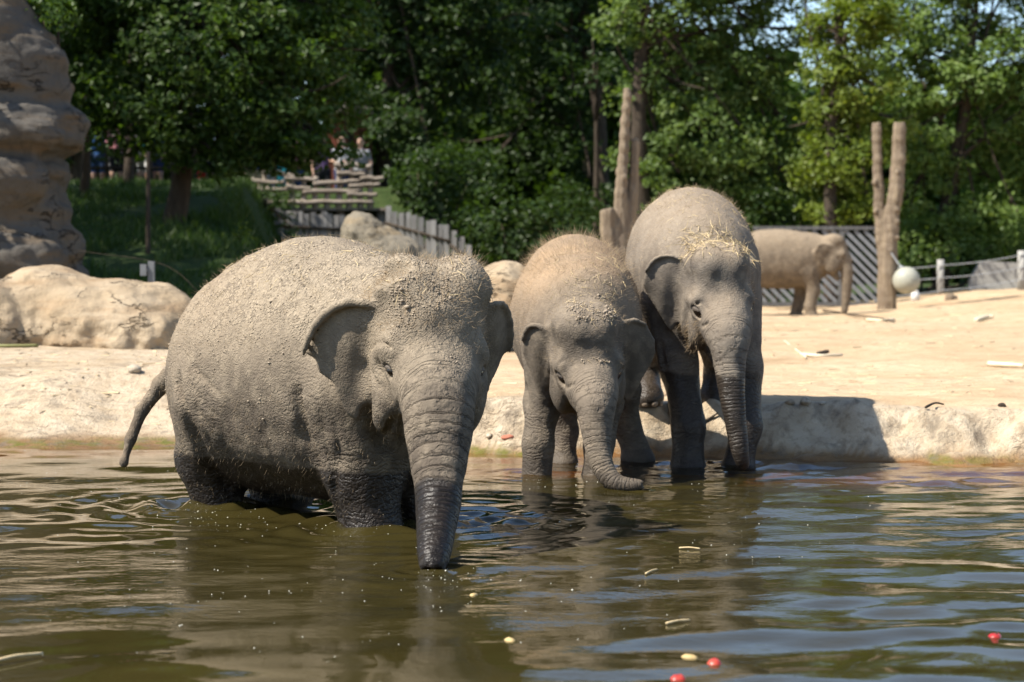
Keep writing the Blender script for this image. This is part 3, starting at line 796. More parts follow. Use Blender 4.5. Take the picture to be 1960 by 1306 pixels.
# --- the big cow standing in deep water
hd = np.array([0.72, -0.69]); gz = -0.92
Bp = np.array([-1.0, 10.95, -0.045])
rt = np.array([-0.69, -0.72])        # towards its right side
P2 = lambda px, py, D: at(px, py, D)
def adult_mud(V, N, up):
    z = sstep(0.45, 1.2, V[:, 2])
    return np.clip(z * (0.45 + 0.75 * np.clip(N[:, 2] * 0.9 + N[:, 0] * -0.25 + 0.25, 0, 1)) * (0.75 + 0.5 * fbm(V * 2.5, 3, 8)), 0, 1)
adult = dict(name='elephant', label='large mud-caked elephant wading belly-deep with its trunk tip at the water', heading=hd, pos=Bp, ground=gz,
    lo=(-2.75, 8.35, -1.0), hi=(0.35, 12.55, 1.75), h=0.0135, k=1.0, ringf=128.0,
    body=[((-0.01, 0, 0.80), (0.90, 0.68, 0.68), 0.1), ((-0.54, 0, 0.76), (0.55, 0.57, 0.61), 0.25), ((0.44, -0.04, 0.78), (0.50, 0.46, 0.62), 0.25), ((-0.14, 0, 0.97), (0.62, 0.40, 0.56), 0.2), ((0.68, -0.08, 0.92), (0.34, 0.28, 0.44), 0.2)],
    legs=[dict(hip=(0.60, -0.35, 0.72), pts=[(*P2(694, 1010, 10.3)[:2], 0.30), (*P2(712, 1010, 10.27)[:2], -0.04), (*P2(713, 1010, 10.25)[:2], gz + 0.1)], rad=[0.29, 0.200, 0.150, 0.16]),
          dict(hip=(0.55, 0.16, 0.66), pts=[(-0.45, 10.56, 0.10), (-0.43, 10.52, -0.45), (-0.43, 10.5, gz + 0.1)], rad=[0.23, 0.16, 0.14, 0.15]),
          dict(hip=(-0.42, -0.34, 0.66), pts=[(*P2(405, 970, 11.25)[:2], 0.28), (*P2(422, 970, 11.25)[:2], -0.12), (*P2(424, 970, 11.25)[:2], gz + 0.1)], rad=[0.33, 0.195, 0.128, 0.15]),
          dict(hip=(-0.58, 0.26, 0.70), pts=[(-1.38, 11.62, 0.20), (-1.28, 11.62, -0.25), (-1.28, 11.6, gz + 0.1)], rad=[0.34, 0.20, 0.145, 0.155])],
    hs=1.02, es=0.85, hdir=(0.20, -0.98), hpitch=R(14), hroll=R(-2), hpos=P2(822, 645, 9.80), dome=0.135,
    neck=[((0.56, -0.10, 0.94), (-0.14, 0, 0.06), 0.37, 0.22), ((0.56, -0.10, 0.72), (-0.10, 0.02, -0.14), 0.30, 0.17)], neckk=0.09,
    creases=[([(566, 745), (574, 790), (588, 850), (612, 905)], 0.022, 0.05, 9.0, 11.5), ([(340, 720), (358, 800), (392, 880), (440, 935)], 0.022, 0.05, 10.0, 12.5), ([(770, 508), (725, 520), (695, 550)], 0.04, 0.06, 8.8, 11.5), ([(698, 700), (703, 770), (722, 830), (745, 865)], 0.035, 0.04, 8.8, 11.0), ([(764, 770), (752, 805), (735, 835)], 0.016, 0.02, 8.8, 10.5), ([(705, 690), (722, 740), (752, 752)], 0.010, 0.015, 8.8, 10.5), ([(712, 668), (730, 655), (752, 668)], 0.010, 0.015, 8.8, 10.5), ([(640, 880), (640, 950), (650, 1000)], 0.014, 0.03, 9.0, 11.0), ([(640, 805), (650, 860), (655, 900)], 0.009, 0.016, 9, 11), ([(668, 800), (670, 855)], 0.009, 0.016, 9, 11), ([(612, 800), (622, 850), (634, 890)], 0.010, 0.016, 9, 11), ([(372, 700), (400, 735), (432, 765)], 0.009, 0.016, 10, 12.3), ([(366, 735), (392, 772), (420, 800)], 0.009, 0.016, 10, 12.3), ([(372, 775), (395, 815)], 0.009, 0.016, 10, 12.3), ([(560, 520), (600, 560), (615, 580)], 0.008, 0.016, 9, 11.5)],
    trunk=[P2(838, 770, 9.38), P2(840, 850, 9.26), P2(838, 940, 9.10), P2(833, 1020, 8.95), P2(829, 1082, 8.80)], trad=[0.163, 0.138, 0.100, 0.080, 0.060],
    tail=[(P2(352, 700, 11.85), 0.08), (P2(308, 738, 11.97), 0.056), (P2(272, 785, 11.98), 0.040), (P2(250, 840, 11.95), 0.030), (P2(237, 884, 11.92), 0.024)], tailtuft=(0.035, 0.03, 0.04),
    ears=[dict(o=(-0.10, 0.265, 0.03), u=(-0.60, 0.74, -0.05), v=(-0.02, 0.12, 1), size=(0.29, 0.80), curve=0.03, fold=0.02, rim=(1, 6), rimf=0.02, rimr=0.018, poly=EARB),
          dict(o=(-0.05, 0.25, 0.03), u=(-0.30, 1.0, -0.03), v=(-0.10, 0.16, 1), size=(0.36, 0.80), curve=0.03, fold=0.05, rim=(1, 6), rimf=0.044, rimr=0.026, poly=EARB)],
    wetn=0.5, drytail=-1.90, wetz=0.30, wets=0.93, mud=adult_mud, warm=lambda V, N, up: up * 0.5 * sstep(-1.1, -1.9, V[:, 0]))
# --- the small hairy calf
calf = dict(name='elephant', label='small brown hairy elephant calf in the shallows with its trunk curled along the water', heading=(0.04, -1.0), pos=(0.44, 13.38, 0.0), ground=-0.06,
    lo=(-0.25, 11.7, -0.25), hi=(1.25, 14.65, 1.80), h=0.0115, k=0.8, ringf=135.0,
    body=[((-0.10, 0, 0.98), (0.60, 0.43, 0.50), 0.1), ((-0.28, 0, 1.06), (0.46, 0.36, 0.50), 0.2), ((0.30, 0, 0.95), (0.40, 0.36, 0.44), 0.2), ((0.48, 0, 1.00), (0.30, 0.26, 0.32), 0.2)],
    legs=[dict(hip=(0.40, -0.22, 0.82), pts=[(0.20, 12.98, 0.46), (*at(1030, 905, 12.92)[:2], 0.20), (*at(1027, 905, 12.92)[:2], -0.04)], rad=[0.17, 0.118, 0.092, 0.094]),
          dict(hip=(0.40, 0.22, 0.82), pts=[(0.60, 13.02, 0.46), (0.565, 13.0, 0.2), (0.55, 12.98, -0.04)], rad=[0.17, 0.118, 0.092, 0.094]),
          dict(hip=(-0.44, -0.20, 0.84), pts=[(0.32, 13.72, 0.48), (*at(1083, 880, 13.75)[:2], 0.22), (*at(1079, 880, 13.72)[:2], 0.03)], rad=[0.22, 0.13, 0.082, 0.088]),
          dict(hip=(-0.40, 0.20, 0.84), pts=[(0.76, 13.75, 0.50), (0.80, 13.86, 0.24), (*at(1219, 872, 13.85)[:2], 0.05)], rad=[0.22, 0.13, 0.092, 0.105], dir=(0.45, -0.9))],
    hs=0.83, es=1.4, hdir=(0.10, -1.0), hpitch=R(22), hroll=R(4), hpos=at(1122, 672, 12.62), dome=0.10, domex=0.05, dent=(0.10, 0.17, 0.11), neckk=0.10,
    creases=[([(1003, 735), (1008, 775)], 0.014, 0.03, 12, 13.6), ([(1050, 700), (1052, 760), (1072, 800)], 0.025, 0.03, 12, 13.3), ([(1078, 795), (1060, 840), (1062, 880)], 0.012, 0.02, 12, 13.5), ([(1066, 700), (1080, 690), (1098, 704)], 0.008, 0.012, 12, 13), ([(1066, 725), (1082, 742), (1100, 735)], 0.008, 0.012, 12, 13)],
    neck=[((0.34, 0, 1.02), (-0.14, 0, 0.06), 0.34, 0.22), ((0.34, 0, 0.86), (-0.08, 0, -0.14), 0.30, 0.19)],
    trunk=[at(1140, 768, 12.30), at(1141, 803, 12.25), at(1144, 848, 12.20), at(1153, 893, 12.13), at(1180, 926, 12.06), at(1226, 928, 12.02)], trad=[0.124, 0.100, 0.079, 0.062, 0.050, 0.034],
    tail=[(np.array([0.42, 14.1, 1.05]), 0.05), (np.array([0.42, 14.22, 0.8]), 0.03), (np.array([0.42, 14.22, 0.5]), 0.018)],
    ears=[dict(o=(-0.10, 0.27, 0.03), u=(-0.05, 1.0, -0.05), v=(-0.05, 0.30, 1), size=(0.24, 0.70), curve=-0.02, fold=-0.03, rim=(1, 4), rimf=0.015, rimr=0.013, t=0.024, poly=EARC),
          dict(o=(-0.10, 0.27, 0.04), u=(-0.42, 0.92, -0.05), v=(-0.05, 0.16, 1), size=(0.20, 0.66), curve=0.03, fold=0.03, rim=(1, 5), rimf=0.02, rimr=0.014, t=0.024, poly=EARC)],
    nails=[((*at(1219, 872, 13.85)[:2], 0.05), 0.105, (0.45, -0.9)), ((*at(1079, 880, 13.72)[:2], 0.03), 0.088, (0, -1))],
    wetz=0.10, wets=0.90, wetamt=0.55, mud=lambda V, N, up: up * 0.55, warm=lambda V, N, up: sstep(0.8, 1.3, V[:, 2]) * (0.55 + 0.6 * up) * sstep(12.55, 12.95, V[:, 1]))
# --- the taller youngster stepping down off the bank
young = dict(name='elephant', label='smooth grey young elephant with hay on its head stepping down off the bank', heading=(0.02, -1.0), pos=(1.30, 14.25, 0.0), ground=-0.05,
    lo=(0.55, 12.55, -0.25), hi=(2.15, 15.75, 2.1), h=0.0115, k=0.8, ringf=135.0,
    body=[((-0.08, 0, 1.34), (0.68, 0.46, 0.53), 0.1), ((-0.35, 0, 1.42), (0.50, 0.41, 0.49), 0.2), ((0.36, 0, 1.26), (0.42, 0.38, 0.46), 0.2), ((0.52, 0, 1.34), (0.32, 0.28, 0.34), 0.2)],
    legs=[dict(hip=(0.46, -0.22, 1.08), pts=[(1.15, 13.72, 0.66), (*at(1318, 890, 13.56)[:2], 0.26), (*at(1316, 890, 13.53)[:2], 0.01)], rad=[0.19, 0.128, 0.108, 0.115]),
          dict(hip=(0.46, 0.23, 1.08), pts=[(1.60, 13.72, 0.66), (1.60, 13.6, 0.26), (*at(1413, 890, 13.56)[:2], 0.01)], rad=[0.19, 0.125, 0.10, 0.108]),
          dict(hip=(-0.46, -0.22, 1.18), pts=[(1.08, 14.70, 0.84), (1.00, 14.86, 0.56), (*at(1240, 778, 14.66)[:2], 0.43)], rad=[0.24, 0.145, 0.098, 0.105]),
          dict(hip=(-0.46, 0.22, 1.18), pts=[(1.50, 14.70, 0.84), (1.53, 14.88, 0.56), (1.50, 14.78, 0.41)], rad=[0.24, 0.14, 0.088, 0.09])],
    hs=0.83, es=1.3, hdir=(0.16, -1.0), hpitch=R(16), hroll=R(3), hpos=at(1372, 555, 13.36), dome=0.10, domex=0.05, dent=(0.10, 0.17, 0.11), neckk=0.10,
    creases=[([(1262, 650), (1270, 705)], 0.016, 0.03, 13, 14.8), ([(1308, 600), (1312, 650), (1330, 680)], 0.025, 0.03, 12.6, 14.2), ([(1326, 588), (1340, 580), (1356, 592)], 0.008, 0.012, 12.6, 13.8), ([(1326, 612), (1342, 625), (1358, 618)], 0.008, 0.012, 12.6, 13.8)],
    neck=[((0.44, 0, 1.34), (-0.14, 0, 0.06), 0.36, 0.22), ((0.44, 0, 1.16), (-0.08, 0, -0.14), 0.30, 0.19)],
    trunk=[at(1395, 648, 13.05), at(1397, 700, 13.0), at(1402, 760, 12.96), at(1409, 820, 12.94), at(1416, 862, 12.93), at(1423, 892, 12.95)], trad=[0.134, 0.094, 0.074, 0.063, 0.054, 0.036],
    tail=[(np.array([1.3, 15.0, 1.45]), 0.05), (np.array([1.3, 15.16, 1.2]), 0.03), (np.array([1.3, 15.16, 0.8]), 0.018)],
    ears=[dict(o=(-0.13, 0.25, 0.07), u=(-0.8, 0.6, 0.0), v=(-0.05, 0.10, 1), size=(0.26, 0.52), curve=0.03, fold=0.03, rim=(1, 5), rimr=0.012, t=0.024),
          dict(o=(-0.10, 0.26, 0.12), u=(-0.32, 1.0, 0.0), v=(-0.05, 0.16, 1), size=(0.27, 0.66), curve=0.02, fold=0.06, rim=(1, 5), rimf=0.024, rimr=0.015, t=0.024, poly=EARC)],
    nails=[((*at(1316, 890, 13.53)[:2], 0.01), 0.115, (0, -1)), ((*at(1413, 890, 13.56)[:2], 0.01), 0.108, (0, -1)), ((*at(1240, 778, 14.66)[:2], 0.43), 0.105, (0.05, -1))],
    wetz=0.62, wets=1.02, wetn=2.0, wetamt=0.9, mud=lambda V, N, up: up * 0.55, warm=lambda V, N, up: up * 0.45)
# --- the distant one by the slatted gate
D4 = 40.0; s4 = D4 / FPX
far = dict(name='elephant', label='elephant standing side-on in front of the slatted gate', heading=(1.0, -0.10), pos=(*at(1508, 560, D4)[:2], 0.0), ground=0.36,
    lo=(4.2, 38.8, 0.2), hi=(7.4, 41.2, 2.45), h=0.022, k=0.8, ringf=90.0,
    body=[((-0.18, 0, 1.57), (0.82, 0.48, 0.60), 0.1), ((-0.62, 0, 1.56), (0.45, 0.44, 0.54), 0.2), ((0.30, 0, 1.55), (0.46, 0.42, 0.52), 0.2), ((0.55, 0, 1.66), (0.34, 0.30, 0.38), 0.2)],
    legs=[dict(hip=(0.40, -0.20, 1.30), pts=[(*at(1557, 560, 39.75)[:2], 0.95), (*at(1550, 560, 39.7)[:2], 0.62), (*at(1553, 560, 39.7)[:2], 0.46)], rad=[0.22, 0.14, 0.11, 0.12]),
          dict(hip=(0.36, 0.20, 1.30), pts=[(*at(1535, 560, 40.2)[:2], 0.95), (*at(1527, 560, 40.2)[:2], 0.62), (*at(1523, 560, 40.2)[:2], 0.46)], rad=[0.22, 0.14, 0.11, 0.12]),
          dict(hip=(-0.70, -0.20, 1.30), pts=[(4.72, 39.85, 0.95), (4.62, 39.85, 0.62), (4.66, 39.8, 0.46)], rad=[0.26, 0.16, 0.11, 0.12]),
          dict(hip=(-0.70, 0.20, 1.30), pts=[(4.86, 40.25, 0.95), (4.78, 40.25, 0.62), (4.82, 40.2, 0.46)], rad=[0.26, 0.16, 0.11, 0.12])],
    hs=0.90, hdir=(1.0, -0.18), hpitch=R(12), hpos=at(1596, 482, 39.75), dome=0.12,
    neck=[((0.52, 0, 1.62), (-0.12, 0, 0.06), 0.36, 0.24), ((0.50, 0, 1.46), (-0.08, 0, -0.14), 0.30, 0.20)],
    trunk=[at(1620, 515, 39.65), at(1621, 545, 39.65), at(1619, 575, 39.65), at(1616, 598, 39.65)], trad=[0.125, 0.10, 0.08, 0.055],
    tail=[(np.array([4.35, 40.1, 1.6]), 0.05), (np.array([4.28, 40.1, 1.3]), 0.03), (np.array([4.28, 40.1, 0.9]), 0.02)],
    ears=[dict(o=(-0.12, 0.25, 0.02), u=(-0.95, 0.3, 0.0), v=(0.0, 0.10, 1), size=(0.30, 0.60), curve=0.03, fold=0.03, rim=(1, 5), t=0.045),
          dict(o=(-0.10, 0.25, 0.02), u=(-0.9, 0.42, 0.0), v=(0.0, 0.10, 1), size=(0.30, 0.60), curve=0.02, fold=0.03, rim=(1, 5), t=0.045)],
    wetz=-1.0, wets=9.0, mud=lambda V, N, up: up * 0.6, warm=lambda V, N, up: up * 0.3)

adult['mat'] = skin_material('elephant_skin_muddy', (0.149, 0.120, 0.089), (0.339, 0.275, 0.196), (0.085, 0.068, 0.052), (0.343, 0.245, 0.155), 1.00)
calf['mat'] = skin_material('elephant_skin_brown', (0.158, 0.129, 0.100), (0.293, 0.234, 0.167), (0.094, 0.078, 0.061), (0.343, 0.236, 0.144), 0.70)
young['mat'] = skin_material('elephant_skin_grey', (0.168, 0.143, 0.116), (0.310, 0.257, 0.193), (0.104, 0.087, 0.072), (0.343, 0.253, 0.162), 0.65)
far['mat'] = skin_material('elephant_skin_tan', (0.194, 0.153, 0.109), (0.339, 0.265, 0.182), (0.124, 0.098, 0.072), (0.355, 0.268, 0.172), 0.80)
e1, V1, N1, ear1, leg1, wet1, tr1 = build_elephant(adult)
e2, V2_, N2_, ear2, leg2, wet2, tr2 = build_elephant(calf)
e3, V3, N3, ear3, leg3, wet3, tr3 = build_elephant(young)
e4, V4, N4, ear4, leg4, wet4, tr4 = build_elephant(far)
# ------------------------------------------------------------------ hair, hay and mud on the elephants
up1 = N1[:, 2] > 0.05
head1 = (V1[:, 1] < 10.15)
m = up1 & (wet1 < 0.1) & (ear1 < 0.2) & (tr1 < 0.2)
blades('hair', V1[m & (V1[:, 2] > 0.9)], N1[m & (V1[:, 2] > 0.9)], 4200, (0.02, 0.05), 0.0007, M_hair, e1, 1, spread=0.45)
mh = m & head1 & (V1[:, 2] > 1.05)
blades('hair', V1[mh], N1[mh], 1500, (0.03, 0.085), 0.0010, M_hair, e1, 2, spread=0.4)
ml = (V1[:, 1] < 10.1) & (V1[:, 2] > 0.35) & (V1[:, 2] < 0.8) & (N1[:, 2] < 0.2) & (ear1 < 0.2) & (tr1 < 0.3)
blades('hair', V1[ml], N1[ml], 480, (0.015, 0.05), 0.0006, M_hair, e1, 3, lean=(0, 0, -0.8), spread=0.35)
mb = (V1[:, 2] > 0.05) & (V1[:, 2] < 0.7) & (V1[:, 1] > 10.1) & (ear1 < 0.2)
blades('hair', V1[mb], N1[mb], 2200, (0.015, 0.045), 0.0008, M_hair, e1, 4, lean=(0, 0, -0.8), spread=0.4)
q1 = fbm(V1 * 2.6, 4, 201); q2 = fbm(V1 * 9.0, 2, 203)
bodyw = sstep(0.45, 0.95, V1[:, 2] + 0.25 * q1) * sstep(-0.1, 0.5, q1 + 0.7 * q2 + 0.25 * N1[:, 2]) * sstep(0.55, 0.1, N1[:, 0]) * (V1[:, 1] > 10.0) * (ear1 < 0.2)
crumbs('dried_mud', V1, N1, 3200, 0.0034, M_mud, e1, 5, bodyw + 1e-9)
hx = (V1 - adult['hpos']) @ frame(adult['hdir'], adult['hpitch'])
headw = sstep(0.06, 0.26, hx[:, 2] + 0.16 * q1 + 0.1 * q2) * (hx[:, 0] > -0.35) * (ear1 < 0.1) * sstep(-0.2, 0.5, q1 + q2 + 0.3)
crumbs('dried_mud', V1, N1, 1700, 0.0044, M_mud, e1, 7, headw + 1e-9)
ms_ = up1 & (V1[:, 2] > 1.2) & (ear1 < 0.2)
blades('straw', V1[ms_], N1[ms_], 520, (0.03, 0.09), 0.0016, M_straw, e1, 8, spread=0.6, lie=0.9, curl=0.2)
m = (wet2 < 0.1) & (ear2 < 0.2) & (tr2 < 0.2) & (N2_[:, 2] > -0.1) & (V2_[:, 2] > 0.75)
blades('hair', V2_[m], N2_[m], 4200, (0.02, 0.06), 0.0007, M_hair, e2, 11, spread=0.35)
m2 = m & (V2_[:, 2] > 1.3)
blades('hair', V2_[m2], N2_[m2], 1500, (0.04, 0.10), 0.0008, M_hair, e2, 12, spread=0.3)
m3 = (V2_[:, 1] < 12.75) & (V2_[:, 2] > 0.75) & (V2_[:, 2] < 1.3) & (N2_[:, 2] > 0.35) & (tr2 < 0.2) & (ear2 < 0.2) & (np.abs(V2_[:, 0] - 0.5) < 0.16)
blades('straw', V2_[m3], N2_[m3], 200, (0.02, 0.06), 0.0016, M_straw, e2, 13, spread=0.6, lie=0.9)
m4 = (V2_[:, 1] < 13.3) & (V2_[:, 2] > 1.1) & (N2_[:, 2] > 0.4) & (np.abs(V2_[:, 0] - 0.48) < 0.25)
blades('straw', V2_[m4], N2_[m4], 150, (0.03, 0.08), 0.0016, M_straw, e2, 14, spread=0.6, lie=0.9)
mc = m3 & (fbm(V2_ * 9, 2, 6) > 0)
if mc.sum() > 10: crumbs('dried_mud', V2_[mc], N2_[mc], 500, 0.006, M_mud, e2, 15)
m = (wet3 < 0.1) & (ear3 < 0.2) & (tr3 < 0.2) & (N3[:, 2] > 0.0) & (V3[:, 2] > 1.0)
blades('hair', V3[m], N3[m], 3000, (0.015, 0.045), 0.0006, M_hair, e3, 21, spread=0.35)
m2 = m & (V3[:, 2] > 1.75)
blades('hair', V3[m2], N3[m2], 500, (0.02, 0.06), 0.0010, M_hair, e3, 22, spread=0.3)
hp = at(1392, 480, 13.2)
dx = np.abs(V3[:, 0] - hp[0]); m3 = (dx < 0.30) & (V3[:, 1] < 13.52) & (V3[:, 1] > 13.15) & (V3[:, 2] > 1.36) & (N3[:, 2] > 0.45)
blades('hay', V3[m3], N3[m3], 480, (0.04, 0.12), 0.0022, M_straw, e3, 23, spread=0.6, lie=0.75, curl=0.35)
m4 = (V3[:, 1] < 14.6) & (V3[:, 2] > 1.45) & (N3[:, 2] > 0.3) & (np.abs(V3[:, 0] - 1.36) < 0.32)
blades('hay', V3[m4], N3[m4], 300, (0.03, 0.09), 0.0014, M_straw, e3, 24, spread=0.6, lie=0.9)
m5 = (V3[:, 1] < 13.4) & (V3[:, 2] < 1.0) & (V3[:, 2] > 0.75) & (N3[:, 0] < 0.2) & (tr3 < 0.2)
if m5.sum() > 10: blades('hair', V3[m5], N3[m5], 300, (0.03, 0.07), 0.0009, M_hair, e3, 25, lean=(0, 0, -0.6))

# ------------------------------------------------------------------ rocks
def rock_mat(name, c1, c2, c3, sc=1.0):
    t = NT(name)
    n1 = t.noise(1.3 * sc, 5, 0.6); n2 = t.noise(7 * sc, 6, 0.7); n3 = t.noise(45 * sc, 4, 0.7)
    lay = t.noise(2.6 * sc, 5, 0.65, t.scl((0.35, 0.35, 2.2)))
    c = t.mix(t.ramp(n1, 0.3, 0.7), c1, c2)
    c = t.mix(t.ramp(lay, 0.46, 0.66, 0, 0.75), c, c3)
    c = t.mix(t.ramp(n2, 0.5, 0.75, 0, 0.5), c, tuple(x * 0.55 for x in c1))
    c = t.mix(t.ramp(n3, 0.55, 0.75, 0, 0.35), c, tuple(x * 0.5 for x in c1))
    h = t.math('ADD', t.math('MULTIPLY', n2, 1.0), t.math('MULTIPLY', n3, 0.35))
    ck = t.math('MULTIPLY', t.ramp(t.math('ABSOLUTE', t.math('SUBTRACT', t.noise(1.5 * sc, 6, 0.62, t.scl((0.6, 0.6, 1.6))), 0.5)), 0.0, 0.014, 1.0, 0.0), t.ramp(n1, 0.42, 0.58))
    c = t.mix(t.math('MULTIPLY', ck, 0.75), c, tuple(x * 0.28 for x in c1))
    drip = t.ramp(t.noise(4.0 * sc, 5, 0.65, t.scl((1.6, 1.6, 0.22))), 0.54, 0.70, 0, 0.5)
    c = t.mix(drip, c, tuple(x * 0.45 for x in c1))
    h = t.math('SUBTRACT', h, t.math('MULTIPLY', ck, 1.3))
    t.principled(c, 0.92, t.bump(h, 0.9, 0.035), 0.12)
    return t.m
M_boulder = rock_mat('boulder_stone', (0.31, 0.235, 0.15), (0.41, 0.325, 0.225), (0.28, 0.19, 0.11))
M_cliff = rock_mat('cliff_stone', (0.088, 0.079, 0.068), (0.118, 0.104, 0.087), (0.135, 0.094, 0.056))
M_pale = rock_mat('pale_stone', (0.19, 0.165, 0.125), (0.24, 0.205, 0.15), (0.24, 0.18, 0.105))

def rock(name, lo, hi, h, ops, mat, label, noise, base, cat='boulder', group=None):
    f = Field(lo, hi, h)
    for op in ops:
        if op[0] == 'e': f.ell(op[1], op[2], rotz(op[3]) if len(op) > 3 and op[3] else None, op[4] if len(op) > 4 else 0.25, op[5] if len(op) > 5 else 1)
        else: f.cone(*op[1:])
    V, Q = f.surface(); V = relax(V, Q, 2, 0.5); N = vnormals(V, Q)
    V = V + N * noise(V)[:, None]
    V = V - np.array(base)
    o = mesh_np(name, V, Q, mat); o.location = base
    tag(o, label, cat, group); return o

b0 = (-4.2, 20.4, gh(-4.2, 20.4))
rock('boulder', (-7.4, 18.6, 0.2), (-2.6, 22.6, 1.7), 0.03,
     [('e', (-4.05, 20.5, 0.70), (1.05, 0.85, 0.60), 0.1), ('e', (-4.75, 20.7, 0.72), (0.95, 0.85, 0.68), -0.1, 0.15), ('e', (-5.6, 20.3, 0.62), (0.95, 0.8, 0.72), 0.2, 0.05), ('e', (-3.75, 20.0, 0.55), (0.5, 0.42, 0.40), 0.0, 0.2),
      ('e', (-5.35, 19.45, 0.85), (0.30, 0.25, 0.5), 0.3, 0.05, -1), ('c', (-5.4, 19.6, 1.3), (-3.3, 19.9, 1.26), 0.03, 0.02, 0.05, -1)],
     M_boulder, 'broad rounded sandstone boulder lying on the bank below the cliff', lambda V: fbm(V * 1.6, 4, 301) * 0.06 + fbm(V * 7, 3, 303) * (0.012 + 0.03 * sstep(1.1, 0.7, V[:, 2])) - 0.05, b0)
# cliff tower at the left
cx = lambda px, D: at(px, 500, D)[0]
D = 25.0; zc = lambda py: at(0, py, D)[2]
ops = []
for (py, right, ry, rz) in [(75, 88, 1.0, 0.50), (115, 114, 1.1, 0.50), (165, 118, 1.15, 0.42), (228, 150, 1.25, 0.34), (262, 146, 1.25, 0.30), (335, 112, 1.2, 0.46), (400, 118, 1.22, 0.46), (470, 146, 1.3, 0.48), (545, 156, 1.4, 0.55)]:
    rx = 1.4
    ops.append(('e', (cx(right, D) - rx + 0.04, D + 0.4, zc(py)), (rx, ry, rz), 0.0, 0.15))
ops += [('e', (cx(-60, D), D + 0.3, zc(60)), (0.75, 0.9, 0.85), 0, 0.2), ('e', (cx(30, D), D - 0.45, zc(345)), (0.55, 0.40, 0.40), 0.0, 0.12), ('e', (cx(50, D), D - 0.35, zc(260)), (0.6, 0.5, 0.26), 0, 0.1), ('e', (cx(40, D), D - 0.5, zc(500)), (0.7, 0.5, 0.35), 0, 0.12),
        ('c', (cx(-60, D), D - 0.8, zc(300)), (cx(130, D), D - 0.55, zc(292)), 0.10, 0.05, 0.08, -1), ('c', (cx(-60, D), D - 0.8, zc(172)), (cx(120, D), D - 0.55, zc(178)), 0.07, 0.03, 0.06, -1), ('c', (cx(-60, D), D - 0.8, zc(425)), (cx(125, D), D - 0.6, zc(440)), 0.06, 0.03, 0.06, -1)]
def cliff_noise(V):
    s_ = fbm(V * np.array([1.2, 1.2, 3.2]), 4, 311) * 0.045
    return s_ - np.clip(0.25 - np.abs(fbm(V * np.array([0.8, 0.8, 2.6]), 4, 315)), 0, 1) * 0.12 + fbm(V * np.array([2, 2, 9.0]), 3, 313) * 0.016 + fbm(V * 9, 2, 317) * 0.012
b1 = (-6.9, D + 0.4, gh(-6.9, D))
rock('rock_cliff', (-9.0, 23.3, 0.3), (-5.2, 27.2, 4.9), 0.045, ops, M_cliff, 'tall grey layered sandstone cliff tower at the pond bank', cliff_noise, b1, 'cliff')
# pale leaning rock behind the big cow
D = 30.0; P = lambda px, py, dd=0: tuple(at(px, py, D + dd))
b2 = (at(735, 500, D)[0], D, gh(at(735, 500, D)[0], D))
rock('rock', (b2[0] - 1.1, 28.8, b2[2] - 0.3), (b2[0] + 1.3, 31.4, 2.5), 0.03,
     [('e', P(690, 470), (0.27, 0.42, 0.45), 0, 0.1), ('c', P(688, 437), P(800, 490), 0.20, 0.16, 0.25), ('e', P(740, 500), (0.55, 0.45, 0.42), 0, 0.2), ('c', P(690, 520), P(820, 545), 0.4, 0.4, 0.2), ('e', P(815, 520), (0.22, 0.4, 0.26), 0, 0.1), ('c', P(740, 540), P(740, 580), 0.6, 0.6, 0.2)],
     M_pale, 'pale angular rock with a sloping back standing before the plank fence', lambda V: fbm(V * 2.5, 4, 321) * 0.05 + fbm(V * 9, 3, 323) * 0.012, b2, 'rock')
D = 24.0
b3 = (at(955, 540, D)[0], D, gh(at(955, 540, D)[0], D))
rock('rock', (b3[0] - 0.9, 23, b3[2] - 0.2), (b3[0] + 0.9, 25.2, 1.7), 0.03,
     [('e', at(965, 545, D), (0.38, 0.5, 0.28), 0, 0.1), ('e', at(940, 560, D), (0.35, 0.45, 0.28), 0, 0.1), ('e', at(985, 590, D), (0.45, 0.5, 0.4), 0, 0.2), ('e', at(950, 600, D), (0.4, 0.5, 0.35), 0, 0.2)],
     M_boulder, 'low flat-topped rock on the sand behind the calf', lambda V: fbm(V * 3, 4, 331) * 0.04, b3, 'rock')

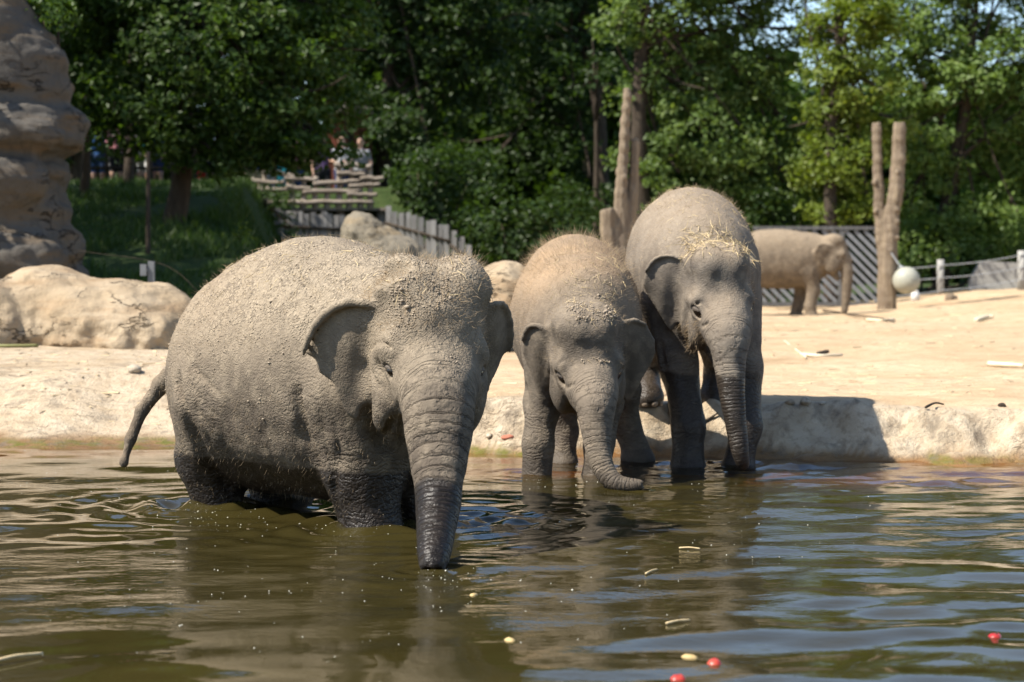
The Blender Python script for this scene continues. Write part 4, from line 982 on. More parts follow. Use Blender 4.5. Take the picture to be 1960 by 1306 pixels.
# ------------------------------------------------------------------ bare trunks in the yard
M_wood = simple_mat('barkless_wood', (0.17, 0.13, 0.095), (0.30, 0.235, 0.16), 5, 0.85, 0.9, 0.03, 0.15, (3, 3, 0.35))
M_woodgrey = simple_mat('weathered_wood', (0.17, 0.15, 0.13), (0.27, 0.245, 0.215), 4, 0.85, 0.5, 0.02, 0.15, (4, 4, 0.4))
M_bark = simple_mat('bark', (0.05, 0.039, 0.03), (0.085, 0.067, 0.05), 5, 0.95, 0.9, 0.03, 0.1, (2, 2, 0.5))
def stem_field(lo, hi, h, chains, knots, noise_seed, base, name, label, mat, cat):
    f = Field(lo, hi, h)
    for pts, rad in chains:
        pts = np.array(pts); n = 22; sp = spline(pts, n); rr = np.interp(np.linspace(0, len(rad) - 1, n), np.arange(len(rad)), rad)
        rng = np.random.RandomState(noise_seed); sp[1:-1, :2] += rng.normal(0, rad[0] * 0.045, (n - 2, 2))
        f.chain(sp, rr, 0.05)
        d = sp[-1] - sp[-2]; d /= np.linalg.norm(d)
        f.ell(sp[-1] + d * rr[-1] * 1.15, (rr[-1] * 1.6, rr[-1] * 1.6, rr[-1] * 0.95), None, 0.015, -1)
    for k in knots: f.ell(k[0], (k[1],) * 3, None, 0.04)
    V, Q = f.surface(); V = relax(V, Q, 1); N = vnormals(V, Q)
    V = V + N * (fbm(V * np.array([14, 14, 1.6]), 3, noise_seed) * 0.012)[:, None] - np.array(base)
    o = mesh_np(name, V, Q, mat); o.location = base; tag(o, label, cat); return o
D = 42.0; A_ = lambda px, py, dd=0: at(px, py, D + dd)
z0 = gh(A_(1698, 600)[0], D)
b4 = np.array([A_(1698, 600)[0], D, z0])
kn = [(A_(1718, y, -0.13), 0.05) for y in (330, 372, 402, 425, 455)] + [(A_(1674, 350), 0.06), (A_(1676, 405), 0.06), (A_(1705, 480, -0.15), 0.06), (A_(1702, 438, -0.12), 0.05)]
stem_field((b4[0] - 0.6, 41.4, z0 - 0.2), (b4[0] + 0.7, 42.6, 4.7), 0.024,
    [([b4 + [0, 0, -0.1], A_(1700, 520), A_(1706, 430), A_(1718, 330), A_(1722, 238)], [0.19, 0.17, 0.155, 0.145, 0.125]),
     ([b4 + [-0.02, 0.05, 0.2], A_(1692, 500, 0.05), A_(1684, 420, 0.08), A_(1680, 330, 0.1), A_(1678, 238, 0.1)], [0.15, 0.13, 0.11, 0.10, 0.095])], kn, 401, b4,
    'bare_tree_trunk', 'forked bare tree trunk with two sawn tops beside the hanging ball', M_wood, 'tree trunk')
D = 28.6
A_ = lambda px, py, dd=0: at(px, py, D + dd)
b5 = np.array([A_(1190, 560)[0], D, gh(A_(1190, 560)[0], D)])
A_ = lambda px, py, dd=0: at(px, py, D + dd)
stem_field((b5[0] - 0.6, 28.0, b5[2] - 0.2), (b5[0] + 0.7, 29.2, 4.3), 0.02,
    [([b5 + [0, 0, -0.1], A_(1186, 480), A_(1187, 400), A_(1193, 290), A_(1199, 170)], [0.17, 0.14, 0.088, 0.070, 0.058]),
     ([b5 + [0.03, 0.08, 0.2], A_(1202, 450, 0.1), A_(1211, 360, 0.1), A_(1216, 268, 0.1)], [0.12, 0.085, 0.064, 0.054]),
     ([b5 + [-0.03, -0.05, 0.4], A_(1172, 480, -0.05), A_(1163, 440, -0.08), A_(1161, 403, -0.1)], [0.15, 0.12, 0.09, 0.085])], [(A_(1196, 340, -0.08), 0.035), (A_(1183, 330, 0.05), 0.03)], 407, b5,
    'bare_tree_trunk', 'weathered bare tree trunk with a tall sawn top and a short side stub', M_woodgrey if False else M_wood, 'tree trunk')
# hanging ball
D = 41.6
M_ball = simple_mat('ball_plastic', (0.32, 0.32, 0.26), (0.40, 0.39, 0.32), 3, 0.5, 0.15, 0.01, 0.3)
bc = at(1735, 537, D)
ball = empty('hanging_ball', bc); bpy.context.view_layer.update()
place(ellipsoid_mesh('ball', bc, (0.285,) * 3, np.eye(3), M_ball, 28, 18), ball)
M_metal = simple_mat('galvanised_metal', (0.33, 0.34, 0.35), (0.24, 0.25, 0.26), 8, 0.5, 0.1, 0.005, 0.5)
tp = at(1702, 478, D + 0.25); lug = bc + np.array([-0.1, 0, 0.27])
V, F = join([tube(spline([tp, (tp + lug) / 2 + [0.02, 0, -0.05], lug], 8), 0.014, 6)]); place(mesh_np('chain', V, F, M_metal), ball)
V, F = join([tube([bc + [-0.1, 0, 0.24], bc + [-0.1, 0, 0.30]], 0.045, 8)]); place(mesh_np('lug', V, F, M_metal), ball)
tag(ball, 'large pale grey feeding ball hung by a chain from the forked trunk', 'ball')

# ------------------------------------------------------------------ slatted gate behind the far elephant
D = 46.0
M_gate = simple_mat('gate_timber', (0.085, 0.085, 0.085), (0.15, 0.15, 0.15), 4, 0.85, 0.3, 0.01, 0.15, (6, 6, 0.5))
gx0, gx1 = at(1450, 500, D)[0], at(1690, 500, D)[0]
gzb = gh((gx0 + gx1) / 2, D); gzt = at(1500, 440, D)[2]
gate = empty('slatted_gate', ((gx0 + gx1) / 2, D, gzb)); bpy.context.view_layer.update()
npan = 3
pw = (gx1 - gx0) / npan
for i in range(npan + 1):
    xg = gx0 + pw * i
    V, F = join([box((xg, D, (gzb + gzt) / 2 - 0.05), (0.13, 0.13, gzt - gzb + 0.1))]); place(mesh_np('post', V, F, M_gate, smooth=False), gate)
V, F = join([box(((gx0 + gx1) / 2, D, gzt + 0.04), (gx1 - gx0 + 0.2, 0.16, 0.08))]); place(mesh_np('top_rail', V, F, M_gate, smooth=False), gate)
V, F = join([box(((gx0 + gx1) / 2, D, gzb + 0.10), (gx1 - gx0 - 0.14, 0.10, 0.09))]); place(mesh_np('bottom_rail', V, F, M_gate, smooth=False), gate)
M_slat = simple_mat('gate_slat', (0.16, 0.17, 0.18), (0.24, 0.25, 0.26), 4, 0.8, 0.3, 0.01, 0.2, (6, 6, 0.5))
for i in range(npan):
    xa, xb = gx0 + pw * i + 0.07, gx0 + pw * (i + 1) - 0.07
    za, zb = gzb + 0.15, gzt - 0.02
    for cc in np.arange(xa + za + 0.12, xb + zb - 0.06, 0.22):
        pts = [(x, cc - x) for x in (xa, xb) if za <= cc - x <= zb] + [(cc - z, z) for z in (za, zb) if xa < cc - z < xb]
        if len(pts) < 2: continue
        p, q = max(pts), min(pts)
        L_ = math.hypot(p[0] - q[0], p[1] - q[1])
        if L_ < 0.1: continue
        ang = math.atan2(p[1] - q[1], p[0] - q[0])
        Mx = np.array([[math.cos(ang), 0, -math.sin(ang)], [0, 1, 0], [math.sin(ang), 0, math.cos(ang)]])
        V, F = join([box(((p[0] + q[0]) / 2, D - 0.03, (p[1] + q[1]) / 2), (L_, 0.03, 0.085), Mx)])
        place(mesh_np('slat', V, F, M_slat, smooth=False), gate)
tag(gate, 'dark timber gate panels with diagonal slats behind the distant elephant', 'gate')

# wire fence to the right
D = 47.0
fence = empty('wire_fence', (at(1800, 560, D)[0], D, gh(at(1800, 560, D)[0], D))); bpy.context.view_layer.update()
M_postgrey = simple_mat('fence_post_grey', (0.30, 0.29, 0.27), (0.40, 0.39, 0.36), 5, 0.8, 0.3, 0.01, 0.2)
for px, w_, t_ in ((1800, 0.085, 497), (1955, 0.095, 480), (2120, 0.09, 470)):
    x = at(px, 560, D)[0]; zt = at(px, t_, D)[2]; zb = gh(x, D) - 0.1
    V, F = join([tube([(x, D, zb), (x, D, (zb + zt) / 2), (x, D, zt)], w_, 12)]); place(mesh_np('post', V, F, M_postgrey), fence)
xs_ = [at(1694, 560, D)[0], at(1800, 560, D)[0], at(1955, 560, D)[0], at(2120, 560, D)[0]]
for ys in ((512, 508, 488, 478), (533, 532, 512, 500), (566, 556, 535, 520)):
    pts = [np.array([xs_[i], D - 0.1, at(0, ys[i], D)[2]]) for i in range(4)]
    sp = np.concatenate([[a * (1 - t) + b * t - np.array([0, 0, 0.10 * 4 * t * (1 - t) * 0.4]) for t in np.linspace(0, 1, 9)] for a, b in zip(pts[:-1], pts[1:])])
    V, F = join([tube(sp[[i for i in range(len(sp)) if i % 9 != 8 or i == len(sp) - 1]], 0.012, 5)]); place(mesh_np('wire', V, F, M_metal), fence)
tag(fence, 'post and wire fence along the sand beside the forked trunk', 'fence')
x0, x1 = at(1856, 540, 48.5)[0], at(1950, 540, 48.5)[0]
M_conc = simple_mat('concrete', (0.30, 0.29, 0.27), (0.40, 0.385, 0.35), 2, 0.9, 0.3, 0.01, 0.15)
zb = gh(x0, 48.5) - 0.1
V = np.array([[x0 - .06, 48.4, zb], [x1 + .1, 48.4, zb], [x1 + .05, 48.4, at(1945, 503, 48.5)[2]], [x0 + .25, 48.4, at(1875, 500, 48.5)[2]], [x0, 48.4, at(1858, 535, 48.5)[2]]])
V = np.concatenate([V, V + [0, 0.22, 0]]); n_ = 5
F5 = [np.array([[0, 1, 2, 3, 4]]), np.array([[9, 8, 7, 6, 5]]), np.array([[i, i + 5, (i + 1) % 5 + 5, (i + 1) % 5] for i in range(5)])]
slab = mesh_np('concrete_slab', V - [x0, 48.4, zb], F5, M_conc, smooth=False); slab.location = (x0, 48.4, zb)
tag(slab, 'pale upright concrete slab behind the wire fence', 'slab')
# stump and small white tub
xs0 = at(1817, 572, 44)[0]; zz = gh(xs0, 44)
V, F = join([tube([(0, 0, -0.05), (0.02, 0, 0.06), (0.0, 0, 0.14)], [0.12, 0.10, 0.09], 12, wob=0.12, seed=3), tube([(0.12, 0.02, -0.05), (0.13, 0.02, 0.10)], [0.07, 0.05], 9, wob=0.15, seed=5)])
st_ = mesh_np('stump', V, F, M_wood); st_.location = (xs0, 44, zz); tag(st_, 'small sawn stump on the sand below the fence post', 'stump')
xs0 = at(1752, 568, 45)[0]; zz = gh(xs0, 45)
M_white = simple_mat('white_plastic', (0.6, 0.6, 0.58), (0.7, 0.7, 0.68), 3, 0.5, 0.1)
tub = empty('tub', (xs0, 45, zz)); bpy.context.view_layer.update()
V, F = join([tube([(xs0, 45, zz - 0.02), (xs0, 45, zz + 0.16), (xs0, 45, zz + 0.2)], [0.09, 0.1, 0.07], 12)]); place(mesh_np('tub_body', V, F, M_white), tub)
V, F = join([tube([(xs0, 45, zz + 0.2), (xs0, 45, zz + 0.235)], [0.078, 0.074], 12)]); place(mesh_np('lid', V, F, M_white), tub)
tag(tub, 'small white tub standing on the ground under the hanging ball', 'tub')

M_dullmetal = simple_mat('dull_metal', (0.16, 0.17, 0.18), (0.12, 0.125, 0.13), 8, 0.6, 0.1, 0.005, 0.3)
# grey control post in front of the grass
D = 24.0; A_ = lambda px, py, dd=0: at(px, py, D + dd)
x = A_(288, 520)[0]; zb = gh(x, D); zt = A_(288, 500)[2]
cp = empty('control_post', (x, D, zb)); bpy.context.view_layer.update()
V, F = join([box((x + 0.012, D, (zb + zt) / 2 - 0.05), (0.075, 0.075, zt - zb + 0.1))]); place(mesh_np('post', V, F, M_dullmetal, smooth=False), cp)
V, F = join([box((x - 0.075, D - 0.02, A_(0, 517)[2]), (0.075, 0.10, 0.14)), box((x - 0.04, D - 0.02, A_(0, 517)[2]), (0.05, 0.06, 0.05))]); place(mesh_np('housing', V, F, M_dullmetal, smooth=False), cp)
cpts = spline([A_(120, 476, 0.3), A_(200, 487, 0.2), A_(275, 497, 0.1), A_(330, 515, 0), A_(375, 555, -0.1), A_(400, 600, -0.1)], 20)
V, F = join([tube(cpts, 0.0035, 5)]); place(mesh_np('cable', V, F, M_bark), cp)
tag(cp, 'small grey metal post with a box and cable in front of the grass', 'post')

# ------------------------------------------------------------------ trees
def leaf_mat(name, c1, c2, c3):
    t = NT(name); r = t.attr('rnd')
    c = t.mix(t.ramp(r, 0.0, 0.6), c1, c2); c = t.mix(t.ramp(r, 0.72, 1.0), c, c3)
    d = t.add('BsdfPrincipled', Roughness=0.5); t.inp(d, 'Base Color', c); t.inp(d, 'Specular IOR Level', 0.35)
    tr = t.add('BsdfTranslucent'); t.inp(tr, 'Color', t.mix(1.0, c, (1.15, 1.2, 0.45), 'MULTIPLY'))
    mx = t.add('MixShader'); mx.inputs[0].default_value = 0.45
    t.t.links.new(d.outputs[0], mx.inputs[1]); t.t.links.new(tr.outputs[0], mx.inputs[2])
    t.t.links.new(mx.outputs[0], t.out.inputs['Surface']); return t.m
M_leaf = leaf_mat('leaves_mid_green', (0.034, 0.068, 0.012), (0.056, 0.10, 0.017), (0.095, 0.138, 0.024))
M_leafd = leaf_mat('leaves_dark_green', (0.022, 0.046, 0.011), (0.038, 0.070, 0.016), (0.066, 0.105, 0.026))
M_leafy = leaf_mat('leaves_yellow_green', (0.10, 0.15, 0.02), (0.145, 0.19, 0.026), (0.20, 0.235, 0.045))
M_leafb = leaf_mat('leaves_bright_green', (0.11, 0.18, 0.045), (0.165, 0.24, 0.06), (0.24, 0.30, 0.09))
M_leafg = leaf_mat('leaves_grey_green', (0.085, 0.14, 0.036), (0.125, 0.185, 0.048), (0.18, 0.235, 0.075))

def leaves(C, n_per, rad, size, seed, flat=0.5, outc=None):
    """leaf-shaped faces in clumps round the points C"""
    rng = np.random.RandomState(seed)
    m_ = len(C); n = m_ * n_per
    ci = np.repeat(np.arange(m_), n_per)
    off = rng.normal(0, 1, (n, 3)); off /= np.linalg.norm(off, axis=1, keepdims=True) + 1e-9
    off *= (rng.rand(n, 1) ** 0.45) * rad * rng.uniform(0.6, 1.3, m_)[ci][:, None]
    off[:, 2] *= flat
    p = C[ci] + off
    nrm = rng.normal(0, 0.55, (n, 3)) + np.array([0, 0, 0.8])
    if outc is not None:
        o_ = p - outc; nrm += 0.6 * o_ / (np.linalg.norm(o_, axis=1, keepdims=True) + 1e-9)
    nrm /= np.linalg.norm(nrm, axis=1, keepdims=True)
    a = np.cross(nrm, rng.normal(0, 1, (n, 3))); a /= np.linalg.norm(a, axis=1, keepdims=True)
    b = np.cross(nrm, a)
    s_ = size * rng.uniform(0.6, 1.3, (n, 1))
    fold = nrm * s_ * 0.18
    V = np.stack([p - a * s_ * 0.6, p + b * s_ * 0.36 + fold, p + a * s_ * 0.62, p - b * s_ * 0.36 + fold], 1).reshape(-1, 3)
    k = np.arange(n)[:, None] * 4
    T3 = np.concatenate([k + np.array([[0, 1, 2]]), k + np.array([[0, 2, 3]])])
    cr = rng.rand(m_)[ci] * 0.55 + rng.rand(n) * 0.45
    return V, T3, np.repeat(cr, 4)

def crown_pts(lobes, spacing, seed, shell=0.55):
    rng = np.random.RandomState(seed); out = []
    for c, r in lobes:
        c = np.array(c, float); r = np.array(r, float)
        n = max(6, int(4.2 * (r[0] * r[1] + r[1] * r[2] + r[0] * r[2]) / spacing ** 2))
        d = rng.normal(0, 1, (n, 3)); d /= np.linalg.norm(d, axis=1, keepdims=True)
        rr = shell + (1.05 - shell) * rng.rand(n, 1) ** 0.6
        out.append(c + d * r * rr)
    return np.concatenate(out)

def tree(label, base, trunk, limbs, lobes, mat, seed, spacing=0.8, n_per=34, rad=0.55, size=0.14, name='tree', group=None, bark=None, flat=0.55):
    base = np.array(base, float)
    root = empty(name, base); bpy.context.view_layer.update()
    parts = [tube(spline(trunk[0], 14), np.interp(np.linspace(0, 1, 14), np.linspace(0, 1, len(trunk[1])), trunk[1]), 10, wob=0.06, seed=seed)]
    rng = np.random.RandomState(seed + 1)
    C = crown_pts(lobes, spacing, seed)
    tp_ = spline(trunk[0], 14)
    for l in limbs: parts.append(tube(spline(l[0], 8), np.linspace(l[1], l[1] * 0.35, 8), 7, wob=0.06, seed=seed))
    for c, r in lobes:                       # a limb into every lobe of the crown, twigs beyond
        c = np.array(c, float); k = rng.randint(6, 13)
        a = tp_[k] if len(tp_) > k else tp_[-1]
        md = (a + c) / 2 + np.array([0, 0, 0.25]) + rng.normal(0, 0.15, 3)
        parts.append(tube(spline([a, md, c], 8), np.linspace(trunk[1][-1] * 0.8, 0.03, 8), 6, seed=seed))
        for q in range(3):
            e = c + rng.normal(0, 0.6, 3) * np.array(r)
            parts.append(tube(spline([md * 0.4 + c * 0.6, (c + e) / 2 + [0, 0, 0.1], e], 5), np.linspace(0.035, 0.012, 5), 5, seed=seed))
    V, F = join(parts); place(mesh_np('trunk', V, F, bark or M_bark), root)
    ctr = C.mean(0)
    V, T3, cr = leaves(C, n_per, rad, size, seed + 2, flat, ctr)
    o = mesh_np('crown', V, T3, mat, attrs=dict(rnd=cr), smooth=False); place(o, root)
    tag(root, label, 'tree', group)
    return root

def lob(lst, D):
    """(px, py, dD, r_px, flat) -> lobes"""
    return [(at(px, py, D + dd), np.array([r * D / FPX, r * D / FPX * 1.0, r * D / FPX * fl])) for px, py, dd, r, fl in lst]

# T1 big spreading tree; upper left lobes added out of frame to shade the slope
D = 36.0; A_ = lambda px, py, dd=0: at(px, py, D + dd)
xb = A_(325, 455)[0]; bz = gh(xb, D)
tree('large leafy tree with a leaning dark trunk on the grassy slope', (xb, D, bz), ([np.array([xb, D, bz - 0.2]), A_(338, 400), A_(350, 330), A_(352, 200), A_(345, 60), A_(340, -150)], [0.24, 0.21, 0.18, 0.16, 0.13, 0.07]), [],
     lob([(230, 190, -0.5, 95, 0.75), (330, 225, -1.2, 90, 0.6), (430, 215, -0.8, 105, 0.7), (540, 225, -0.5, 100, 0.7), (585, 280, -0.6, 62, 0.6), (250, 90, 0, 120, 0.8), (400, 90, -1.0, 130, 0.8), (560, 110, -0.3, 110, 0.8), (180, 40, 0.4, 100, 0.8), (330, -20, 0, 140, 0.8), (500, 0, 0, 140, 0.8), (620, 30, 0.6, 90, 0.8), (300, -150, 0, 150, 0.8), (450, -150, 0, 150, 0.8), (470, 290, -0.3, 60, 0.5), (385, 290, -0.9, 48, 0.5), (170, 210, 0.6, 60, 0.7), (130, 110, 1.0, 70, 0.8), (640, 180, 0.5, 70, 0.8), (420, -300, 0, 130, 0.8), (215, 255, -0.4, 60, 0.5), (300, 285, -0.8, 55, 0.5), (520, 295, -0.4, 60, 0.5), (430, 318, -0.6, 45, 0.45), (620, 285, -0.3, 45, 0.6), (150, 250, 0.2, 45, 0.6), (60, -80, -0.5, 150, 0.8), (180, -180, -0.5, 150, 0.8)], D), M_leaf, 501, 0.58, 50, 0.46, 0.125)
# T2 beyond, above the cliff
D = 47.0; A_ = lambda px, py, dd=0: at(px, py, D + dd)
xb = A_(150, 400)[0]; bz = gh(xb, D)
tree('dark tree behind the cliff tower', (xb, D, bz), ([np.array([xb, D, bz - 0.2]), A_(150, 300), A_(145, 150), A_(140, -100)], [0.2, 0.17, 0.14, 0.08]), [],
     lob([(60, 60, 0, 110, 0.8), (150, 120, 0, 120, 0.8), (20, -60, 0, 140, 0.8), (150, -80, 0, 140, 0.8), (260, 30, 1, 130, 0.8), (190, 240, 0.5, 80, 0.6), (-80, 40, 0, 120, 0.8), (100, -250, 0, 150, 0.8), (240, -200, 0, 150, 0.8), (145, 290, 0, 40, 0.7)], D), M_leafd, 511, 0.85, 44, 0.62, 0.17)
# T3 and T3b dark trees over the lookout
D = 54.0; A_ = lambda px, py, dd=0: at(px, py, D + dd)
xb = A_(735, 400)[0]; bz = gh(xb, D)
tree('dense dark tree rising behind the wooden lookout', (xb, D, bz), ([np.array([xb, D, bz - 0.2]), A_(735, 250), A_(745, 100), A_(750, -200)], [0.26, 0.2, 0.16, 0.08]), [],
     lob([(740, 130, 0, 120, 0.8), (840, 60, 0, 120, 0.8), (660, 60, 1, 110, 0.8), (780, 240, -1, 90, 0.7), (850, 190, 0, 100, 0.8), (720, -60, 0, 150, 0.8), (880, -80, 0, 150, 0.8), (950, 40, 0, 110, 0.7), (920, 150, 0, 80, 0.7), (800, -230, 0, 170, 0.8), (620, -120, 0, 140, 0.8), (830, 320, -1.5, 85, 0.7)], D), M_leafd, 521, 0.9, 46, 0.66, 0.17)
D = 63.0; A_ = lambda px, py, dd=0: at(px, py, D + dd)
xb = A_(1155, 400)[0]; bz = gh(xb, D)
tree('dark shaded tree in the gap between the lookout and the bare trunk', (xb, D, bz), ([np.array([xb, D, bz - 0.2]), A_(1150, 250), A_(1130, 100), A_(1080, -200)], [0.26, 0.2, 0.16, 0.08]), [],
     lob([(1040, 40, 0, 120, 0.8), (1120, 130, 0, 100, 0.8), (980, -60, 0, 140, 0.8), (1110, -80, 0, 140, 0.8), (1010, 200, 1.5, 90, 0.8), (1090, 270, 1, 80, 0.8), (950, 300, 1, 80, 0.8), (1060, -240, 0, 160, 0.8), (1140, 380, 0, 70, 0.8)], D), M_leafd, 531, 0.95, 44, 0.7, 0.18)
# T4 grey-green tree with a visible trunk behind the youngster
D = 49.6; A_ = lambda px, py, dd=0: at(px, py, D + dd)
xb = A_(1226, 420)[0]; bz = gh(xb, D)
tree('grey-green tree with a straight dark trunk behind the bare trunk', (xb, D, bz), ([np.array([xb, D, bz - 0.2]), A_(1228, 420), A_(1222, 250), A_(1226, 100), A_(1232, -60), A_(1235, -160)], [0.26, 0.24, 0.2, 0.16, 0.11, 0.06]), [([A_(1224, 160), A_(1190, 110), A_(1170, 60)], 0.06)],
     lob([(1330, 60, 0.5, 100, 0.8), (1280, 170, 0.3, 85, 0.8), (1350, 260, 0, 90, 0.8), (1190, 50, -0.3, 50, 0.8), (1250, 20, -0.6, 60, 0.8), (1300, 330, -0.3, 75, 0.7), (1400, 130, 0.5, 90, 0.8), (1420, 320, 0, 80, 0.8), (1210, 190, 0.4, 40, 0.7), (1480, 220, 0.5, 80, 0.9), (1380, 30, 0.5, 90, 0.8), (1500, 350, 0, 75, 0.8), (1260, 290, 0.4, 60, 0.8), (1195, 300, 0.6, 30, 0.7), (1290, 410, 0, 60, 0.8), (1260, -90, 0, 110, 0.8), (1390, -80, 0.4, 110, 0.7), (1400, 420, 0.5, 60, 0.7), (1450, 60, 0.8, 60, 0.8), (1500, 110, 0.8, 55, 0.8), (1490, -70, 0.6, 70, 0.8), (1530, 270, 0.6, 45, 0.8), (1480, 10, 0.8, 50, 0.8), (1535, 55, 0.8, 38, 0.8), (1430, -20, 0.8, 50, 0.8)], D), M_leafg, 541, 0.68, 48, 0.52, 0.135)
# T5 yellow-green and T6 the big right-hand tree
D = 47.8; A_ = lambda px, py, dd=0: at(px, py, D + dd)
xb = A_(1590, 470)[0]; bz = gh(xb, D)
tree('yellow-green tree above the slatted gate', (xb, D, bz), ([np.array([xb, D, bz - 0.2]), A_(1590, 300), A_(1600, 150), A_(1610, 10)], [0.18, 0.15, 0.11, 0.05]), [],
     lob([(1620, 60, 0, 70, 0.8), (1585, 130, 0, 55, 0.8), (1640, 170, 0, 70, 0.8), (1590, 240, 0, 55, 0.8), (1620, 310, 0, 60, 0.8), (1660, 40, 0, 60, 0.8), (1680, 260, 0.3, 60, 0.8), (1570, 330, 0.5, 45, 0.8), (1600, 390, 0.3, 55, 0.7), (1660, 380, 0, 50, 0.8), (1560, 60, 1.0, 35, 0.9), (1640, -40, 0.4, 70, 0.8), (1600, -110, 0.6, 60, 0.8), (1540, -30, 1.2, 40, 0.8)], D), M_leafy, 551, 0.62, 58, 0.5, 0.14)
D = 53.0; A_ = lambda px, py, dd=0: at(px, py, D + dd)
xb = A_(1800, 470)[0]; bz = gh(xb, D)
tree('big bright green tree with a slanting trunk beyond the hanging ball', (xb, D, bz), ([np.array([xb, D, bz - 0.2]), A_(1808, 430), A_(1828, 310), A_(1848, 200), A_(1860, 90), A_(1870, 0)], [0.24, 0.22, 0.19, 0.16, 0.10, 0.05]), [([A_(1828, 310), A_(1900, 250), A_(1960, 210)], 0.08)],
     lob([(1740, 60, 0, 80, 0.8), (1820, 40, 0.6, 80, 0.8), (1900, 110, 0.5, 90, 0.8), (1760, 160, -0.3, 75, 0.8), (1750, 250, -0.3, 70, 0.8), (1890, 240, 0.8, 85, 0.8), (1770, 330, -0.2, 60, 0.8), (1900, 350, 0.8, 80, 0.8), (1740, 400, -0.2, 55, 0.7), (1870, 430, -0.6, 75, 0.6), (1960, 440, -0.6, 70, 0.7), (1990, 180, 0.5, 90, 0.8), (2010, 300, 0.5, 90, 0.8), (1800, 110, -0.5, 60, 0.8), (1850, 160, -0.8, 45, 0.7), (1790, 440, -0.8, 45, 0.6), (1960, 40, 0.5, 70, 0.7), (1690, 110, 0.2, 55, 0.8), (2080, 100, 0.3, 110, 0.8), (2080, 380, 0.3, 110, 0.8), (1730, -40, 0.2, 75, 0.8), (1850, -60, 0.3, 90, 0.8), (1960, -60, 0.4, 80, 0.8), (2080, -70, 0.3, 90, 0.8), (1780, -140, 0.3, 70, 0.8), (1920, -160, 0.3, 70, 0.8)], D), M_leafb, 561, 0.62, 56, 0.54, 0.14)
# trees standing out of the frame on both sides: those by the cliff added to shade slope and rock; they show in the water
for i, (x, y, hgt, mt, lb) in enumerate([(-17.5, 40.0, 13.0, M_leafd, 'tall tree on the hill beyond the cliff tower'), (-11.8, 29.5, 10.5, M_leafd, 'tall unseen tree added to shade the lower slope left of the cliff tower'), (-12.6, 35.0, 11.5, M_leafd, 'tall unseen tree added to shade the slope halfway up, left of the cliff tower'), (-13.0, 24.6, 8.6, M_leafd, 'tall unseen tree added beside the cliff tower to shade it'), (-14.0, 60.0, 15.0, M_leafd, 'tall tree on the plateau behind the visitors'), (17.5, 50.0, 8.5, M_leafg, 'round green tree past the end of the wire fence')]):
    bz = gh(x, y); rng = np.random.RandomState(600 + i)
    lbs = [((x + rng.normal(0, 1.6), y + rng.normal(0, 1.4), bz + hgt * f), (2.0, 2.0, 1.5)) for f in np.linspace(0.32, 0.92, 11)]
    tree(lb, (x, y, bz), ([np.array([x, y, bz - 0.2]), np.array([x + .1, y, bz + hgt * 0.4]), np.array([x - .1, y, bz + hgt * 0.85])], [0.3, 0.22, 0.08]), [], lbs, mt, 600 + i * 7, 1.0, 26, 0.8, 0.2)

# bushes under the trees
def bush(label, lst, D, mat, seed, size=0.12, spacing=0.5, n_per=26, rad=0.38, name='bush'):
    lobes = lob(lst, D); xb = lobes[0][0][0]; bz = gh(xb, D)
    root = empty(name, (xb, D, bz)); bpy.context.view_layer.update()
    C = crown_pts(lobes, spacing, seed); rng = np.random.RandomState(seed)
    parts = []
    for c, r in lobes:
        g0 = np.array([xb, D, bz - 0.1])
        parts.append(tube(spline([g0, (g0 + c) / 2 + rng.normal(0, 0.1, 3) - [0, 0, 0.2], c], 6), np.linspace(0.05, 0.015, 6), 6))
    V, F = join(parts); place(mesh_np('stem', V, F, M_bark), root)
    V, T3, cr = leaves(C, n_per, rad, size, seed + 2, 0.7, C.mean(0))
    place(mesh_np('foliage', V, T3, mat, attrs=dict(rnd=cr), smooth=False), root)
    tag(root, label, 'bush'); return root
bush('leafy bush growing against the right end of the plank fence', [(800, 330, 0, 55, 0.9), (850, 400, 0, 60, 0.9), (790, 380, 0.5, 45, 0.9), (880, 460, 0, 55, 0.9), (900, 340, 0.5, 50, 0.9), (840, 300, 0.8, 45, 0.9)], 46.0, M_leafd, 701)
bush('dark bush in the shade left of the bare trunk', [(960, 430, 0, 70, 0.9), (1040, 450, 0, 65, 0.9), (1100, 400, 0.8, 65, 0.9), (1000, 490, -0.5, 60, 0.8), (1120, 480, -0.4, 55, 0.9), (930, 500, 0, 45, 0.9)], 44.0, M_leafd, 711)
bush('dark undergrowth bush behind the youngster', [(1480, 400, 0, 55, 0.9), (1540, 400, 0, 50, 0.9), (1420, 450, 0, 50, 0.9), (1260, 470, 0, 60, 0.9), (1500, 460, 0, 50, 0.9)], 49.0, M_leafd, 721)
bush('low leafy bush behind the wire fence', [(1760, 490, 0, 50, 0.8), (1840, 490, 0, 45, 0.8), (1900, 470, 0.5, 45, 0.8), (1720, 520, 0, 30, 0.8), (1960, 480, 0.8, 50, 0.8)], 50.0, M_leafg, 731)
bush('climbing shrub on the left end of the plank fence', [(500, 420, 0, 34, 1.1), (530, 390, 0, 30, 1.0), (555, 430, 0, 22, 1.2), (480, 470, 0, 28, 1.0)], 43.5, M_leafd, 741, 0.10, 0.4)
bush('sprig of pale leaves at the foot of the slope', [(458, 450, 0, 14, 1.2), (462, 480, 0, 16, 1.0)], 34.0, M_leafy, 751, 0.08, 0.25, 10, 0.2)
bush('vine hanging over the top of the cliff tower', [(85, 35, 0, 26, 0.8), (30, -5, 0, 28, 0.8), (110, 20, 0.4, 20, 0.8), (60, 10, 0.3, 24, 0.8)], 25.4, M_leaf, 761, 0.08, 0.3, 22, 0.25, name='vine')

